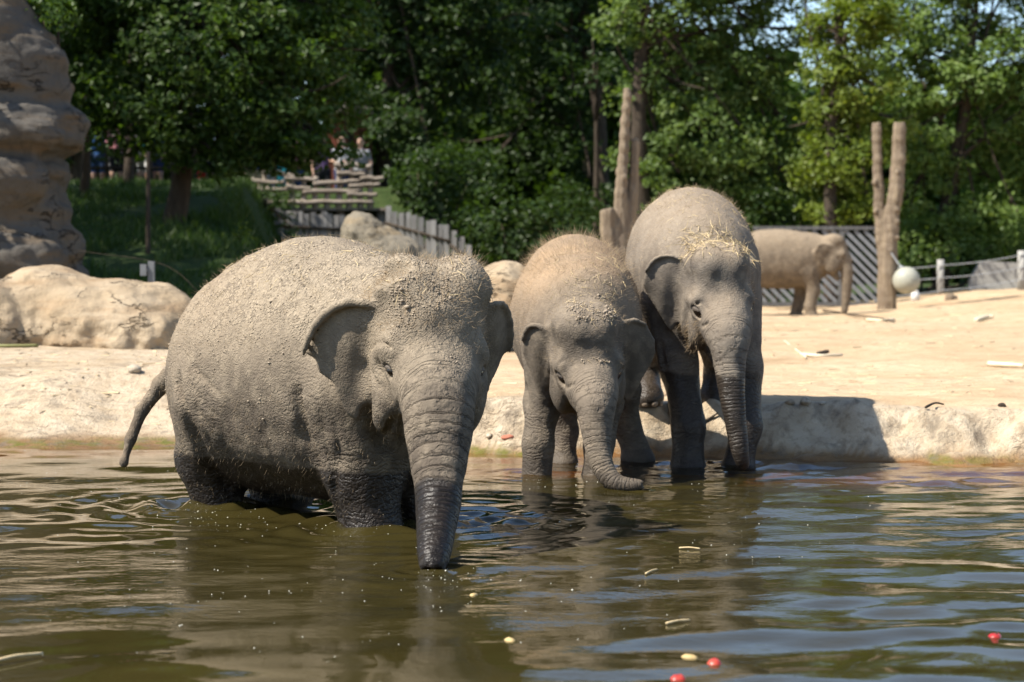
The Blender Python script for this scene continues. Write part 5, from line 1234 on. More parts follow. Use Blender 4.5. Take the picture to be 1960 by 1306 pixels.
# the wood behind everything, one mass
def wood(name, label, spans, mat, seed, size):
    rng = np.random.RandomState(seed); C = []
    for px0, px1, D0, D1, top0, top1, n in spans:
        D_ = rng.uniform(D0, D1, n); px = rng.uniform(px0, px1, n)
        x = (px - 980) / FPX * D_
        g = ground_height(x, D_); tp_ = CAM[2] + np.interp(px, [px0, px1], [top0, top1]) * D_ / FPX * rng.uniform(0.75, 1.05, n)
        z = g + (tp_ - g) * rng.rand(n) ** 0.85
        C.append(np.stack([x, D_, z], 1))
    C = np.concatenate(C)
    V, T3, cr = leaves(C, 16, 1.15, size, seed + 1, 0.7)
    o = mesh_np(name, V, T3, mat, attrs=dict(rnd=cr), smooth=False)
    tag(o, label, 'woodland', kind='stuff'); return o
wood('woodland', 'dark mass of woodland beyond the enclosure', [(-900, 700, 66, 78, 1050, 1050, 3000), (700, 1200, 66, 78, 950, 650, 1300), (1200, 1500, 68, 78, 480, 400, 620), (1500, 3000, 70, 80, 330, 420, 1900)], M_leaf, 801, 0.62)
# ------------------------------------------------------------------ lookout with its railing, plank fence, hut
D = 46.0; A_ = lambda px, py, dd=0: at(px, py, D + dd)
M_log = simple_mat('grey_log', (0.20, 0.165, 0.13), (0.29, 0.245, 0.20), 5, 0.9, 0.4, 0.02, 0.1, (1, 1, 1))
M_post = simple_mat('log_lightened_for_shade', (0.30, 0.25, 0.20), (0.40, 0.34, 0.28), 5, 0.9, 0.4, 0.02, 0.1)  # same logs, colour raised to make up for tree shade on the posts
M_plank = simple_mat('grey_plank', (0.18, 0.17, 0.16), (0.34, 0.325, 0.31), 2.0, 0.9, 0.4, 0.01, 0.1, (5, 5, 0.4))
deck_z = A_(600, 398)[2]
look = empty('lookout', (A_(590, 400)[0], D + 2, deck_z - 1.2)); bpy.context.view_layer.update()
xl, xr = A_(452, 400)[0], A_(738, 400)[0]
nb_ = 12
for i in range(nb_):
    y = D + 0.1 + i * 0.34
    V, F = join([box(((xl + xr) / 2, y, deck_z - 0.03 + 0.006 * (i % 3)), (xr - xl, 0.32, 0.06))]); place(mesh_np('deck_board', V, F, M_log, smooth=False), look)
for px in (470, 560, 650, 728):
    x = A_(px, 400)[0]
    for dy in (0.2, 3.6):
        g = gh(x, D + dy)
        if g < deck_z - 0.08:
            V, F = join([tube([(x, D + dy, g - 0.2), (x, D + dy, deck_z - 0.05)], 0.10, 10)]); place(mesh_np('support', V, F, M_log), look)
rngl = np.random.RandomState(9)
tops = [(457, 345), (485, 340), (507, 320), (556, 335), (580, 345), (604, 338), (626, 352), (648, 312), (668, 345), (690, 345), (708, 316)]
for px, ty in tops:
    p0 = A_(px, 402); p1 = A_(px + rngl.uniform(-2, 2), ty)
    p0[2] = deck_z - 0.02
    V, F = join([tube(spline([p0, (p0 + p1) / 2 + rngl.normal(0, 0.02, 3) * [1, 0.3, 0], p1], 7), [0.085, 0.078, 0.07, 0.066, 0.062, 0.058, 0.055], 9, wob=0.06, seed=int(px))]); place(mesh_np('post', V, F, M_post), look)
def rail(px0, y0, px1, y1, seed, r=0.05):
    rg = np.random.RandomState(seed); n = 6
    pts = [A_(px0 + (px1 - px0) * t, y0 + (y1 - y0) * t + rg.normal(0, 1.1), -0.09) for t in np.linspace(0, 1, n)]
    V, F = join([tube(spline(pts, 14), r * np.linspace(1.05, 0.8, 14), 8, wob=0.07, seed=seed)]); place(mesh_np('rail', V, F, M_log), look)
for k, a in enumerate([(455, 347, 545, 350), (485, 363, 560, 362), (500, 326, 580, 340), (545, 340, 605, 345), (548, 358, 595, 362), (580, 368, 690, 364), (600, 351, 690, 346), (645, 332, 700, 334), (690, 342, 735, 340), (668, 357, 728, 354), (665, 371, 722, 373), (640, 315, 712, 318), (552, 386, 716, 388, ), (455, 390, 555, 388)]):
    rail(*a[:4], 900 + k, 0.068 if k == 11 else 0.058)
tag(look, 'wooden lookout deck with a rustic railing of crooked grey logs', 'lookout')

fen = empty('plank_fence', (A_(560, 450)[0], D - 1, gh(A_(560, 450)[0], D - 1))); bpy.context.view_layer.update()
rngp = np.random.RandomState(12)
def planks(px0, t0, px1, t1, D0, D1, w_px=11.5):
    n = int((px1 - px0) / w_px)
    for i in range(n):
        f_ = (i + 0.5) / n; px = px0 + (px1 - px0) * f_; Dd = D0 + (D1 - D0) * f_
        p = at(px, t0 + (t1 - t0) * f_ + rngp.normal(0, 2.2), Dd); zb = gh(p[0], Dd) - 0.15
        wd = w_px * Dd / FPX * rngp.uniform(0.84, 0.97)
        V, Q, T3 = box((p[0], Dd + rngp.normal(0, 0.012), (p[2] + zb) / 2), (wd, 0.05, max(0.3, p[2] - zb)), rotz(rngp.normal(0, 0.05)))
        V[:, 0] += (V[:, 2] - zb) * rngp.normal(0, 0.012)
        o = mesh_np('plank', V, [Q], M_plank, smooth=False); place(o, fen)
    for off in (0.35, 1.0):
        a = at(px0, t0, D0); b = at(px1, t1, D1)
        V, F = join([tube([a + [0, -0.05, -off], (a + b) / 2 + [0, -0.05, -off], b + [0, -0.05, -off]], 0.035, 6)]); place(mesh_np('rail', V, F, M_bark), fen)
planks(452, 398, 662, 410, 44.8, 44.6)
planks(738, 397, 862, 432, 44.8, 43.6)
planks(862, 438, 905, 470, 43.6, 43.0)
tag(fen, 'weathered grey vertical plank fence below the lookout', 'fence')

# reddish timber hut behind the lookout
D = 53.0; A_ = lambda px, py, dd=0: at(px, py, D + dd)
M_red = simple_mat('red_brown_timber', (0.14, 0.045, 0.028), (0.20, 0.07, 0.042), 3, 0.85, 0.4, 0.01, 0.15, (5, 5, 0.5))
M_roof = simple_mat('hut_roof', (0.14, 0.12, 0.10), (0.20, 0.17, 0.14), 6, 0.9, 0.4)
hx0, hx1 = A_(632, 300)[0], A_(700, 300)[0]; hz1 = A_(650, 215)[2]; hz0 = gh((hx0 + hx1) / 2, D)
hut = empty('timber_hut', ((hx0 + hx1) / 2, D, hz0)); bpy.context.view_layer.update()
nb_ = 6
for i in range(nb_):
    x = hx0 + (hx1 - hx0) * (i + 0.5) / nb_
    if i == 3: continue
    V, F = join([box((x, D, (hz0 + hz1) / 2), ((hx1 - hx0) / nb_ - 0.012, 0.06 + 0.01 * (i % 2), hz1 - hz0))]); place(mesh_np('board', V, F, M_red, smooth=False), hut)
x = hx0 + (hx1 - hx0) * 3.5 / nb_
V, F = join([box((x, D + 0.02, (hz0 + hz1) / 2 - 0.2), ((hx1 - hx0) / nb_ - 0.014, 0.04, hz1 - hz0 - 0.4))]); place(mesh_np('door', V, F, M_bark, smooth=False), hut)
for xx in (hx0 - 0.03, hx1 + 0.03):
    V, F = join([box((xx, D + 0.75, (hz0 + hz1) / 2), (0.06, 1.6, hz1 - hz0))]); place(mesh_np('side_wall', V, F, M_red, smooth=False), hut)
V = np.array([[hx0 - .25, D - .35, hz1 - 0.05], [hx1 + .25, D - .35, hz1 - 0.05], [hx1 + .25, D + 1.8, hz1 - 0.05], [hx0 - .25, D + 1.8, hz1 - 0.05], [(hx0 + hx1) / 2, D - .35, hz1 + 0.55], [(hx0 + hx1) / 2, D + 1.8, hz1 + 0.55]])
place(mesh_np('roof', V, [np.array([[0, 3, 5, 4], [1, 4, 5, 2], [0, 1, 2, 3]]), np.array([[0, 4, 1], [3, 2, 5]])], M_roof, smooth=False), hut)
tag(hut, 'red-brown timber hut with a pitched roof half hidden behind the lookout', 'hut')

# thin stake on the slope, dark trunks in the shade
D = 33.0
x = at(283, 475, D)[0]
V, F = join([tube(spline([(0, 0, -0.1), (0.01, 0, 0.8), at(284, 290, D) - np.array([x, D, gh(x, D)])], 9), np.linspace(0.045, 0.032, 9), 8, wob=0.08)])
o = mesh_np('stake', V, F, M_bark); o.location = (x, D, gh(x, D)); tag(o, 'thin upright grey stake standing in the grass before the leaning tree', 'stake')
for px, py0, Dd, r, tp_, lb in ((160, 420, 40.0, 0.11, 120, 'thin dark tree trunk beside the cliff tower'), (245, 400, 43.0, 0.13, 60, 'straight dark tree trunk in front of the visitors'), (1135, 470, 52.0, 0.10, 150, 'slender shaded tree trunk left of the bare trunk')):
    x = at(px, py0, Dd)[0]; g = gh(x, Dd)
    tt = at(px + 6, tp_, Dd)
    b_ = np.array([x, Dd, g])
    C = np.array([tt + np.random.RandomState(int(px) + q).normal(0, 0.5, 3) for q in range(14)])
    root = empty('tree', b_); bpy.context.view_layer.update()
    pt = [tube(spline([b_ + [0, 0, -0.2], (b_ + tt) / 2 + [0.05, 0, 0], tt], 10), np.linspace(r, r * 0.5, 10), 9, wob=0.06)]
    for c in C[:7]: pt.append(tube(spline([b_ * 0.2 + tt * 0.8, (tt + c) / 2, c], 5), np.linspace(0.04, 0.012, 5), 5))
    V, F = join(pt); place(mesh_np('trunk', V, F, M_bark), root)
    V, T3, cr = leaves(C, 30, 0.5, 0.14, int(px), 0.6, C.mean(0)); place(mesh_np('crown', V, T3, M_leafd, attrs=dict(rnd=cr), smooth=False), root)
    tag(root, lb, 'tree')

# ------------------------------------------------------------------ visitors
def person_mesh(pose, seed):
    f = Field((-0.55, -0.5, -0.05), (0.55, 0.5, 1.85), 0.02)
    h = 0.0
    st = pose.get('stance', 0.11); tw = pose.get('fwd', 0.0)
    for sg in (-1, 1):
        hip = (0.085 * sg, 0, 0.88); kn = (st * sg * 0.9, -0.03 + tw * sg, 0.47); an = (st * sg, 0.02 + tw * sg * 0.6, 0.08)
        f.chain([hip, kn, an], [0.092, 0.062, 0.04], 0.05)
        f.cone((st * sg, 0.03 + tw * sg * .6, 0.035), (st * sg * 1.15, -0.13 + tw * sg * .6, 0.03), 0.042, 0.032, 0.03)
        sh = (0.185 * sg, 0.01, 1.40)
        el, ha = pose['arms'][0 if sg < 0 else 1]
        f.chain([sh, el, ha], [0.056, 0.043, 0.030], 0.04)
        hv = np.array(ha) - np.array(el); hv /= np.linalg.norm(hv)
        f.ell(np.array(ha) + hv * 0.05, (0.035, 0.03, 0.055), None, 0.03)
        for q in range(4):
            o_ = np.array([(q - 1.5) * 0.018, 0, 0]); f.cone(np.array(ha) + hv * 0.08 + o_, np.array(ha) + hv * (0.145 - 0.012 * abs(q - 1)) + o_, 0.010, 0.008, 0.01)
        f.cone(np.array(ha) + hv * 0.03, np.array(ha) + hv * 0.08 + np.array([0.035 * -sg, -0.02, 0]), 0.011, 0.009, 0.012)
    f.ell((0, 0, 0.93), (0.165, 0.115, 0.14), None, 0.08); f.ell((0, 0, 1.14), (0.15, 0.105, 0.2), None, 0.1); f.ell((0, 0, 1.32), (0.19, 0.115, 0.15), None, 0.1)
    f.cone((0, 0.01, 1.42), (0, -0.005, 1.54), 0.058, 0.052, 0.05)
    f.ell((0, -0.01, 1.63), (0.078, 0.095, 0.118), None, 0.03); f.ell((0, -0.10, 1.615), (0.014, 0.022, 0.022), None, 0.015)
    for sg in (-1, 1): f.ell((0.08 * sg, 0.01, 1.62), (0.014, 0.022, 0.032), None, 0.01); f.ell((0.03 * sg, -0.10, 1.645), (0.016, 0.012, 0.01), None, 0.01, -1)
    V, Q = f.surface(); V = relax(V, Q, 1); return V, Q
POSES = [dict(arms=(((-0.25, 0.02, 1.13), (-0.23, -0.14, 0.93)), ((0.25, 0.02, 1.13), (0.23, -0.10, 0.90))), stance=0.11),
         dict(arms=(((-0.24, -0.08, 1.16), (-0.12, -0.32, 1.12)), ((0.24, -0.08, 1.16), (0.12, -0.32, 1.12))), stance=0.10, fwd=0.06),
         dict(arms=(((-0.25, 0.02, 1.13), (-0.24, -0.05, 0.88)), ((0.26, -0.10, 1.20), (0.10, -0.22, 1.45))), stance=0.13, fwd=-0.07)]
PM = [person_mesh(p, i) for i, p in enumerate(POSES)]
M_skinp = simple_mat('skin', (0.45, 0.27, 0.19), (0.52, 0.33, 0.24), 8, 0.6, 0.05)
M_shoe = simple_mat('shoe', (0.5, 0.5, 0.48), (0.3, 0.3, 0.3), 8, 0.7, 0.1)
HAIRC = [(0.03, 0.02, 0.012), (0.10, 0.06, 0.03), (0.25, 0.17, 0.08)]
M_hairs = [simple_mat('hair_%s' % n, c, tuple(x * 1.5 for x in c), 20, 0.7, 0.3) for n, c in zip(('black', 'brown', 'fair'), HAIRC)]
cm = {}
def cloth(name, c):
    if name not in cm: cm[name] = simple_mat('cloth_' + name, c, tuple(x * 0.8 for x in c), 12, 0.9, 0.2)
    return cm[name]
CL = dict(blue=(0.06, 0.16, 0.40), white=(0.72, 0.72, 0.70), black=(0.02, 0.02, 0.022), navy=(0.025, 0.04, 0.10), red=(0.55, 0.03, 0.025), teal=(0.03, 0.28, 0.33), pink=(0.6, 0.25, 0.28), denim=(0.05, 0.09, 0.20), khaki=(0.33, 0.27, 0.17), grey=(0.25, 0.25, 0.26), purple=(0.16, 0.10, 0.22))
def person(px, D, zf, pose, rz, shirt, short, hair, label, sleeves=True, scale=1.0, long=False):
    x = at(px, 380, D)[0]; z = gh(x, D) if zf is None else zf
    V, Q = PM[pose]
    root = empty('person', (x, D, z), rz); root.scale = (scale,) * 3
    c = V[Q].mean(1); ax = np.abs(c[:, 0])
    mi = np.zeros(len(Q), int)
    sh = (c[:, 2] > 0.92) & (c[:, 2] < 1.47) & ~((ax > 0.2) & (c[:, 2] < 1.22)) & ~((c[:, 1] < -0.14) & (c[:, 2] < 1.5))
    mi[sh] = 1
    lo_ = 0.10 if long else 0.50
    mi[(c[:, 2] <= 0.95) & (c[:, 2] > lo_) & (ax < 0.2)] = 2
    mi[c[:, 2] < 0.085] = 3
    b = mesh_np('body', V, Q, mats=[M_skinp, cloth(shirt, CL[shirt]), cloth(short, CL[short]), M_shoe], mat_idx=mi, parent=root)
    hv = ellipsoid_mesh('hair', (0, 0.012, 1.655), (0.088, 0.100, 0.108), np.eye(3), M_hairs[hair], 14, 10)
    me = hv.data
    for v in me.vertices:
        if v.co.y < -0.045 and v.co.z < 1.69: v.co.y = -0.045
        if v.co.z < 1.58: v.co.z = 1.58
    hv.parent = root
    tag(root, label, 'person', None)
    return root
Dp = 49.5
person(188, Dp, None, 0, 0.2, 'blue', 'denim', 1, 'visitor in a blue shirt and denim shorts under the tree beside the cliff')
person(208, Dp + .4, None, 1, -0.2, 'black', 'grey', 0, 'visitor in a black shirt leaning on the rail under the tree')
person(224, Dp - .1, None, 0, 0.1, 'pink', 'black', 2, 'visitor in a pink shirt and black shorts under the tree')
person(262, Dp, None, 2, 0.3, 'white', 'khaki', 1, 'visitor in a white shirt and khaki shorts raising a hand')
person(276, Dp + .5, None, 0, 0.0, 'teal', 'white', 2, 'visitor in a teal shirt and white shorts near the leaning tree')
person(302, Dp, None, 0, -0.4, 'blue', 'navy', 0, 'visitor in blue top and navy shorts beside the leaning tree')
person(386, Dp, None, 1, 0.4, 'red', 'red', 0, 'visitor dressed in red behind the leaning tree', scale=0.7)
person(402, Dp + .6, None, 0, 0.2, 'white', 'navy', 1, 'visitor in a white shirt between the leaning tree and the lookout', scale=0.95)
person(370, Dp + .3, None, 0, 0.1, 'black', 'denim', 1, 'visitor in a black shirt and denim behind the leaning tree')
Dd_ = 47.6
person(490, Dd_, deck_z + 0.005, 0, 0.0, 'blue', 'khaki', 0, 'visitor in a blue shirt and khaki shorts on the lookout')
person(514, Dd_ + .5, deck_z + 0.005, 1, 0.2, 'navy', 'white', 1, 'visitor in a navy shirt and white shorts on the lookout', long=True)
person(540, Dd_ - .2, deck_z + 0.005, 0, -0.2, 'teal', 'teal', 2, 'child dressed in teal on the lookout', scale=0.72)
person(566, Dd_ + .3, deck_z + 0.005, 1, 0.1, 'pink', 'denim', 1, 'visitor in a pink shirt and denim shorts on the lookout')
person(618, Dd_, deck_z + 0.005, 2, 0.3, 'purple', 'black', 0, 'visitor in a purple shirt raising an arm on the lookout', long=True)
person(654, Dd_ - .1, deck_z + 0.005, 1, 0.0, 'white', 'navy', 1, 'visitor in a white shirt and long navy trousers on the lookout', long=True)
person(690, Dd_ + .4, deck_z + 0.005, 0, -0.1, 'grey', 'black', 0, 'visitor in a grey shirt at the right end of the lookout')
# rail in front of the visitors under the tree
rl = empty('handrail', (at(270, 350, 48.4)[0], 48.4, gh(at(270, 350, 48.4)[0], 48.4))); bpy.context.view_layer.update()
for px in (165, 205, 245, 290, 330, 375, 420, 450):
    x = at(px, 380, 48.4)[0]; g = gh(x, 48.4)
    V, F = join([tube([(x, 48.4, g - 0.15), (x, 48.4, g + 1.0)], 0.045, 8)]); place(mesh_np('post', V, F, M_bark), rl)
for hgt in (0.55, 0.98):
    pts = [np.array([at(px, 380, 48.33)[0], 48.33, gh(at(px, 380, 48.33)[0], 48.4) + hgt]) for px in range(155, 461, 25)]
    V, F = join([tube(pts, 0.04, 7)]); place(mesh_np('rail', V, F, M_bark), rl)
tag(rl, 'dark wooden handrail in front of the visitors under the tree', 'handrail')

# ------------------------------------------------------------------ grass on the slope
rng = np.random.RandomState(77); n = 60000
px = rng.uniform(-60, 960, n); Dg = 24.5 + 22 * rng.rand(n) ** 0.8
gxp = (px - 980) / FPX * Dg
gv = np.stack([gxp, Dg, np.zeros(n)], 1)
ga = ground_attrs(np.stack([gxp, Dg, ground_height(gxp, Dg)], 1))['grass']
kp = (ga > 0.4) & (fbm(gv * 0.5, 3, 88) > -0.45)
gxp, Dg = gxp[kp], Dg[kp]; n = len(gxp); gz_ = ground_height(gxp, Dg)
hgt = rng.uniform(0.08, 0.28, n) * (0.7 + 0.5 * fbm(gv[kp] * 0.8, 2, 89)); th = rng.uniform(0, 6.28, n); wd = rng.uniform(0.006, 0.014, n) * 1.6
ln = rng.normal(0, 0.45, (n, 2)) * hgt[:, None]
V = np.stack([np.stack([gxp - wd * np.cos(th), Dg - wd * np.sin(th), gz_ - 0.02], 1), np.stack([gxp + wd * np.cos(th), Dg + wd * np.sin(th), gz_ - 0.02], 1), np.stack([gxp + ln[:, 0], Dg + ln[:, 1], gz_ + hgt], 1)], 1).reshape(-1, 3)
M_grass = leaf_mat('grass_blades', (0.034, 0.07, 0.013), (0.056, 0.10, 0.019), (0.09, 0.13, 0.038))
tag(mesh_np('grass', V, np.arange(n * 3).reshape(-1, 3), M_grass, attrs=dict(rnd=np.repeat(rng.rand(n), 3)), smooth=False), 'rough green grass covering the slope under the trees', 'grass', kind='stuff')

# ------------------------------------------------------------------ small things on the bank and in the water
def pebble(name, p, r, mat, label, seed, cat='stone', group=None, sink=0.25):
    o = ellipsoid_mesh(name, (0, 0, 0), r, np.eye(3), mat, 12, 8)
    for v in o.data.vertices:
        k = 1 + 0.22 * float(vnoise(np.array([[v.co.x, v.co.y, v.co.z]]) * (1.6 / max(r)) + seed * 3.1, seed)[0]); v.co *= k
    o.location = (p[0], p[1], p[2] + r[2] * (1 - 2 * sink)); o.rotation_euler = (0, 0, seed * 1.3)
    return tag(o, label, cat, group)
def on_ground(px, py):
    lo_, hi_ = 9.0, 60.0
    f_ = lambda D: at(px, py, D)[2] - gh(at(px, py, D)[0], D)
    Ds = np.linspace(12.0, 46, 400); p_ = at(px, py, 1.0) - CAM
    Z = CAM[2] + p_[2] * Ds; G = ground_height(p_[0] * Ds, Ds)
    k = np.argmax(Z < G); D = Ds[max(k, 1)]
    x = p_[0] * D
    return np.array([x, D, gh(x, D)])
M_stone = rock_mat('small_stone', (0.50, 0.42, 0.31), (0.58, 0.50, 0.39), (0.40, 0.30, 0.2), 4)
M_brick = simple_mat('red_stone', (0.40, 0.13, 0.08), (0.5, 0.2, 0.13), 12, 0.9, 0.3)
pebble('stone', on_ground(1542, 786), (0.055, 0.04, 0.03), M_stone, 'pitted pale stone on the ledge in the shade of the young elephant', 1)
pebble('stone', on_ground(1512, 787), (0.04, 0.03, 0.02), M_stone, 'small flat stone on the shaded ledge next to the pitted one', 2)
pebble('stone', on_ground(1548 + 26, 784), (0.025, 0.02, 0.015), M_stone, 'tiny pale pebble at the right of the shaded ledge stones', 3)
pebble('stone', on_ground(258, 718), (0.085, 0.06, 0.045), M_stone, 'smooth pale stone on the bank slope above the tail', 4)
pebble('stone', on_ground(972, 852), (0.05, 0.03, 0.02), M_brick, 'flat red stone at the waterline beside the calf', 5)
pebble('stone', on_ground(938, 850), (0.05, 0.03, 0.018), M_stone, 'flat tan stone at the waterline by the red one', 6)
pebble('stone', on_ground(1918, 780), (0.03, 0.02, 0.02), M_bark, 'dark lump on the edge of the ledge', 7)
def stick(name, pts, r, mat, label, cat, taper=0.6, side=6):
    pts = np.array(pts); b_ = pts[0].copy()
    V, F = join([tube(spline(pts - b_, 10), r * np.linspace(1, taper, 10), side, wob=0.1, seed=int(abs(b_[0]) * 100))])
    o = mesh_np(name, V, F, mat); o.location = b_; return tag(o, label, cat)
M_pale_wood = simple_mat('peeled_wood', (0.62, 0.52, 0.36), (0.70, 0.62, 0.46), 6, 0.8, 0.2)
og = lambda px, py, dz=0.015: on_ground(px, py) + [0, 0, dz]
stick('stick', [og(1533, 682), og(1568, 686, 0.03), og(1612, 682)], 0.022, M_pale_wood, 'peeled pale branch lying on the sand past the young elephant', 'stick')
stick('stick', [og(1566, 684, 0.03), og(1585, 682, 0.05)], 0.035, M_bark, 'dark bark piece on the peeled branch on the sand', 'bark')
stick('stick', [og(1893, 703, 0.03), og(1958, 706, 0.03)], 0.030, M_pale_wood, 'thick pale stick lying on the bright sand at the right', 'stick')
stick('stick', [og(1868, 617, 0.03), og(1890, 612, 0.05), og(1900, 611, 0.04)], 0.045, M_pale_wood, 'short pale wood chunk on the far sand', 'stick')
stick('stick', [og(1772, 786), og(1790, 782, 0.03), og(1806, 779)], 0.010, M_bark, 'thin dark twig on the edge of the ledge', 'twig')
stick('stick', [og(1660, 616, 0.03), og(1690, 617, 0.03), og(1712, 615, 0.03)], 0.035, M_pale_wood, 'pale stick on the sand in front of the forked trunk', 'stick')
stick('branch', [og(1575, 598, 0.04), og(1640, 610, 0.06), og(1685, 616, 0.06), og(1712, 620, 0.03)], 0.020, M_bark, 'long thin dark branch lying before the distant elephant', 'branch')
stick('branch', [og(1345, 852, 0.01), og(1362, 832, 0.02), og(1374, 815, 0.04)], 0.011, M_bark, 'thin dark twig leaning on the ledge behind the young elephant', 'twig')
stick('bamboo_pole', [og(-60, 664, 0.02), og(10, 667, 0.02), og(73, 666, 0.02)], 0.020, simple_mat('bamboo', (0.16, 0.17, 0.06), (0.22, 0.2, 0.08), 5, 0.6, 0.1), 'greenish bamboo pole lying in front of the boulder', 'pole', 0.9)
stick('stick', [og(1543, 688, 0.02), og(1480, 720, 0.02)][:1] + [og(1500, 655, 0.02)], 0.012, M_pale_wood, 'thin pale twig on the sand above the peeled branch', 'twig')
def on_water(px, py):
    p_ = at(px, py, 1.0) - CAM; t_ = -CAM[2] / p_[2]
    q = CAM + p_ * t_
    return np.array([q[0], q[1], float(water_height(np.array([[q[0]]]), np.array([[q[1]]]))[0, 0])])
tA = NT('apple_skin'); tA.principled(tA.mix(tA.ramp(tA.noise(9, 3, 0.6, tA.obj()), 0.35, 0.7), (0.30, 0.012, 0.016), (0.42, 0.07, 0.04)), 0.38, None, 0.35); M_apple = tA.m
M_flesh = simple_mat('fruit_flesh', (0.50, 0.38, 0.18), (0.40, 0.27, 0.11), 12, 0.6, 0.3)
for (px, py, r, mt, nm, lb) in [(1368, 1272, 0.037, M_apple, 'apple', 'red apple floating near two pale fruit pieces'), (1905, 1218, 0.032, M_apple, 'apple', 'red apple floating alone on the sky reflection'), (1298, 1299, 0.032, M_apple, 'apple', 'dark red apple sunk low in the water'),
                                (976, 1224, 0.030, M_flesh, 'fruit_piece', 'pale fruit piece floating below the trunk tip'), (1319, 1257, 0.032, M_flesh, 'fruit_piece', 'pale fruit piece floating beside the red apple'), (906, 1139, 0.026, M_flesh, 'fruit_piece', 'tan fruit piece floating close to the big trunk')]:
    r = r * 0.85; p_ = on_water(px, py) - np.array([0, 0, r * (0.45 if mt is M_apple else 0.2)]); root = empty(nm, p_); bpy.context.view_layer.update()
    o = ellipsoid_mesh('flesh' if mt is M_flesh else 'skin', p_ + [0, 0, r * 0.05], (r * 1.05, r * (0.7 if mt is M_flesh else 1.0), r * (0.55 if mt is M_flesh else 0.92)), rotz(px), mt, 16, 10); place(o, root)
    r_n = (np.array([list(v.co) for v in o.data.vertices]) - p_)
    r_k = 1 + 0.16 * fbm(r_n / r * 1.1 + px, 2, int(px) % 50)
    for v, w_, k_ in zip(o.data.vertices, r_n, r_k): v.co = Vector(p_ + w_ * k_)
    for v in o.data.vertices:
        if mt is M_apple:
            d_ = math.hypot(v.co.x - p_[0], v.co.y - p_[1]) / r
            if v.co.z > p_[2] and d_ < 0.45: v.co.z -= r * 0.28 * (1 - d_ / 0.45) ** 1.3
    V, F = join([tube([p_ + [0, 0, r * 0.55], p_ + [0.006, 0, r * 0.95]], 0.003 if mt is M_apple else 0.0025, 5)])
    if mt is M_apple: place(mesh_np('stalk', V, F, M_bark), root)
    tag(root, lb, 'apple' if mt is M_apple else 'fruit')
a, b_ = on_water(-30, 1278), on_water(82, 1256)
stick('straw', [a + [0, 0, 0.012], (a + b_) / 2 + [0, 0, 0.02], b_ + [0, 0, 0.012]], 0.0065, M_straw, 'yellow straw stalk floating on the dark water', 'straw', 0.8)
a, b_ = on_water(655, 1239 - 240 + 0), on_water(655, 1000)
for (x0, y0, x1, y1, lb) in [(1236, 1103, 1258, 1095, 'short pale stalk drifting in front of the calf'), (1300, 1052, 1340, 1054, 'pale leaf stalk drifting past the young elephant'), (1275, 1198, 1320, 1192, 'thin brown stalk drifting near the fruit')]:
    a, b_ = on_water(x0, y0), on_water(x1, y1)
    stick('straw', [a + [0, 0, 0.006], (a + b_) / 2 + [0, 0, 0.01], b_ + [0, 0, 0.006]], 0.005, M_straw, lb, 'straw', 0.7)
# bubbles and specks on the water
rng = np.random.RandomState(31)
pts = []
for cx, cy_, sx, sy, n in [(420, 985, 60, 12, 140), (720, 1012, 60, 8, 60), (835, 1110, 50, 14, 50), (150, 930, 160, 25, 90), (1080, 915, 110, 10, 60), (600, 1120, 300, 90, 190), (1350, 1000, 260, 60, 120), (980, 1010, 60, 20, 60), (300, 860, 60, 3, 120), (90, 858, 60, 3, 60)]:
    pts.append(np.stack([rng.normal(cx, sx, n), rng.normal(cy_, sy, n)], 1))
pts = np.concatenate(pts); pts = pts[rng.rand(len(pts)) < 0.55]; pts = pts[(pts[:, 1] > 862) & (pts[:, 1] < 1330)]
base = np.array([[math.cos(a_) * math.cos(e_), math.sin(a_) * math.cos(e_), math.sin(e_)] for e_ in (0.0, 0.7) for a_ in np.arange(8) * math.pi / 4] + [[0, 0, 1]])
fq = np.array([[i, (i + 1) % 8, (i + 1) % 8 + 8, i + 8] for i in range(8)]); ft = np.array([[8 + i, 8 + (i + 1) % 8, 16] for i in range(8)])
Vs, Qs, Ts = [], [], []
for i, (a_, b__) in enumerate(pts):
    q = on_water(a_, b__); r = rng.uniform(0.001, 0.0035) * (1.4 if rng.rand() < 0.1 else 1)
    Vs.append(base * r * [1, 1, 0.7] + q); Qs.append(fq + 17 * i); Ts.append(ft + 17 * i)
tF = NT('foam_bubble'); tF.principled((0.5, 0.48, 0.4), 0.15, None, 0.5); M_foam = tF.m
tag(mesh_np('foam', np.concatenate(Vs), [np.concatenate(Qs), np.concatenate(Ts)], M_foam), 'scattered foam bubbles on the pond surface', 'foam', kind='stuff')

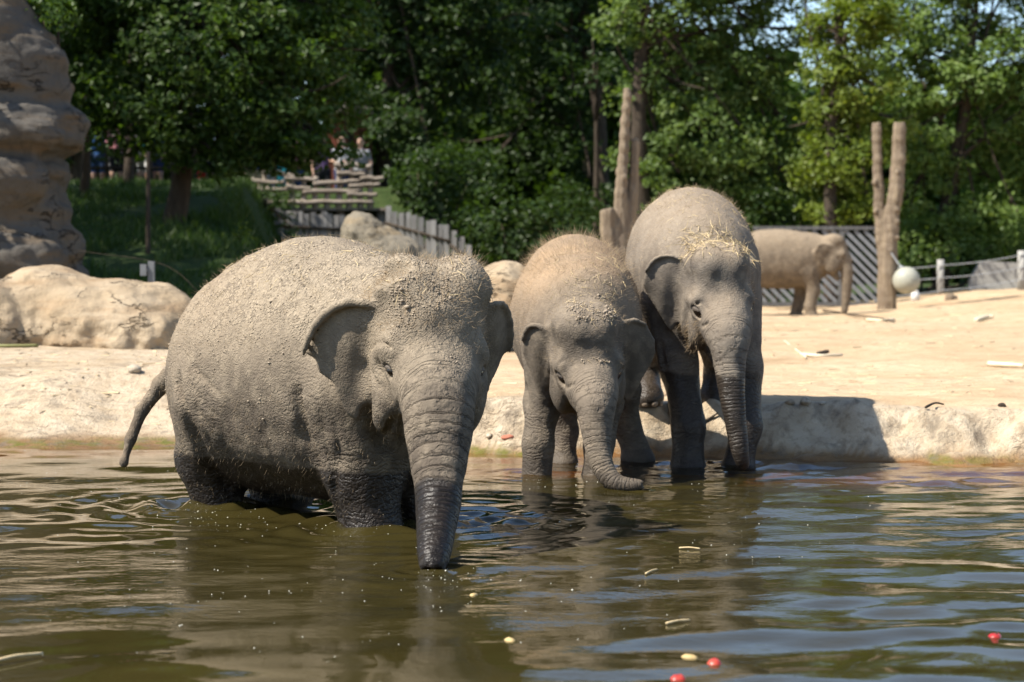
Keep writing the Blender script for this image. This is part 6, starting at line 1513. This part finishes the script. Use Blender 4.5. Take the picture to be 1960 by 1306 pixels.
# hay, chips and crumbs trodden into the sand
rng = np.random.RandomState(55); n = 900
Dl = 15.3 + 27 * rng.rand(n) ** 1.3; pxl = rng.uniform(900, 2000, n); pxl[:120] = rng.uniform(-40, 330, 120); Dl[:120] = rng.uniform(15.6, 19.5, 120)
xl_ = (pxl - 980) / FPX * Dl; zl = ground_height(xl_, Dl); th = rng.uniform(0, 6.28, n)
ln_ = rng.uniform(0.015, 0.07, n) * (0.6 + Dl / 30); wd = rng.uniform(0.003, 0.012, n) * (0.6 + Dl / 30); hh = wd * 0.7
ca, sa = np.cos(th), np.sin(th); U_ = np.stack([ca, sa, 0 * ca], 1) * ln_[:, None]; W_ = np.stack([-sa, ca, 0 * ca], 1) * wd[:, None]; Z_ = np.stack([0 * ca, 0 * ca, hh], 1)
P_ = np.stack([xl_, Dl, zl - 0.002], 1)
V = np.stack([P_ - U_ - W_, P_ + U_ - W_, P_ + U_ + W_, P_ - U_ + W_, P_ - U_ * 0.9 + Z_, P_ + U_ * 0.9 + Z_ * 1.3], 1).reshape(-1, 3)
k_ = np.arange(n)[:, None] * 6
F = [np.concatenate([k_ + np.array([[0, 1, 5, 4]]), k_ + np.array([[2, 3, 4, 5]])]), np.concatenate([k_ + np.array([[1, 2, 5]]), k_ + np.array([[3, 0, 4]])])]
M_litter = simple_mat('hay_litter', (0.55, 0.43, 0.26), (0.22, 0.15, 0.09), 3.0, 0.9, 0.1)
tag(mesh_np('litter', V, F, M_litter, smooth=False), 'scattered hay and wood chips on the sand', 'litter', kind='stuff')

# things of one kind share a group
GR = dict(elephant='elephants at the pond', person='zoo visitors behind the rails', tree='trees round the enclosure', bush='bushes under the trees', apple='apples floating in the pond', fruit='fruit pieces floating in the pond', straw='stalks floating in the pond', stone='loose stones on the bank', stick='pale sticks on the sand', twig='thin twigs on the bank', rock='rocks behind the elephants')
for o in scene.objects:
    if o.parent is None and o.get('category') in GR: o['group'] = GR[o['category']]
for o in scene.objects:
    if o.parent is None and o.get('category') == 'tree trunk': o['group'] = 'bare trunks in the yard'
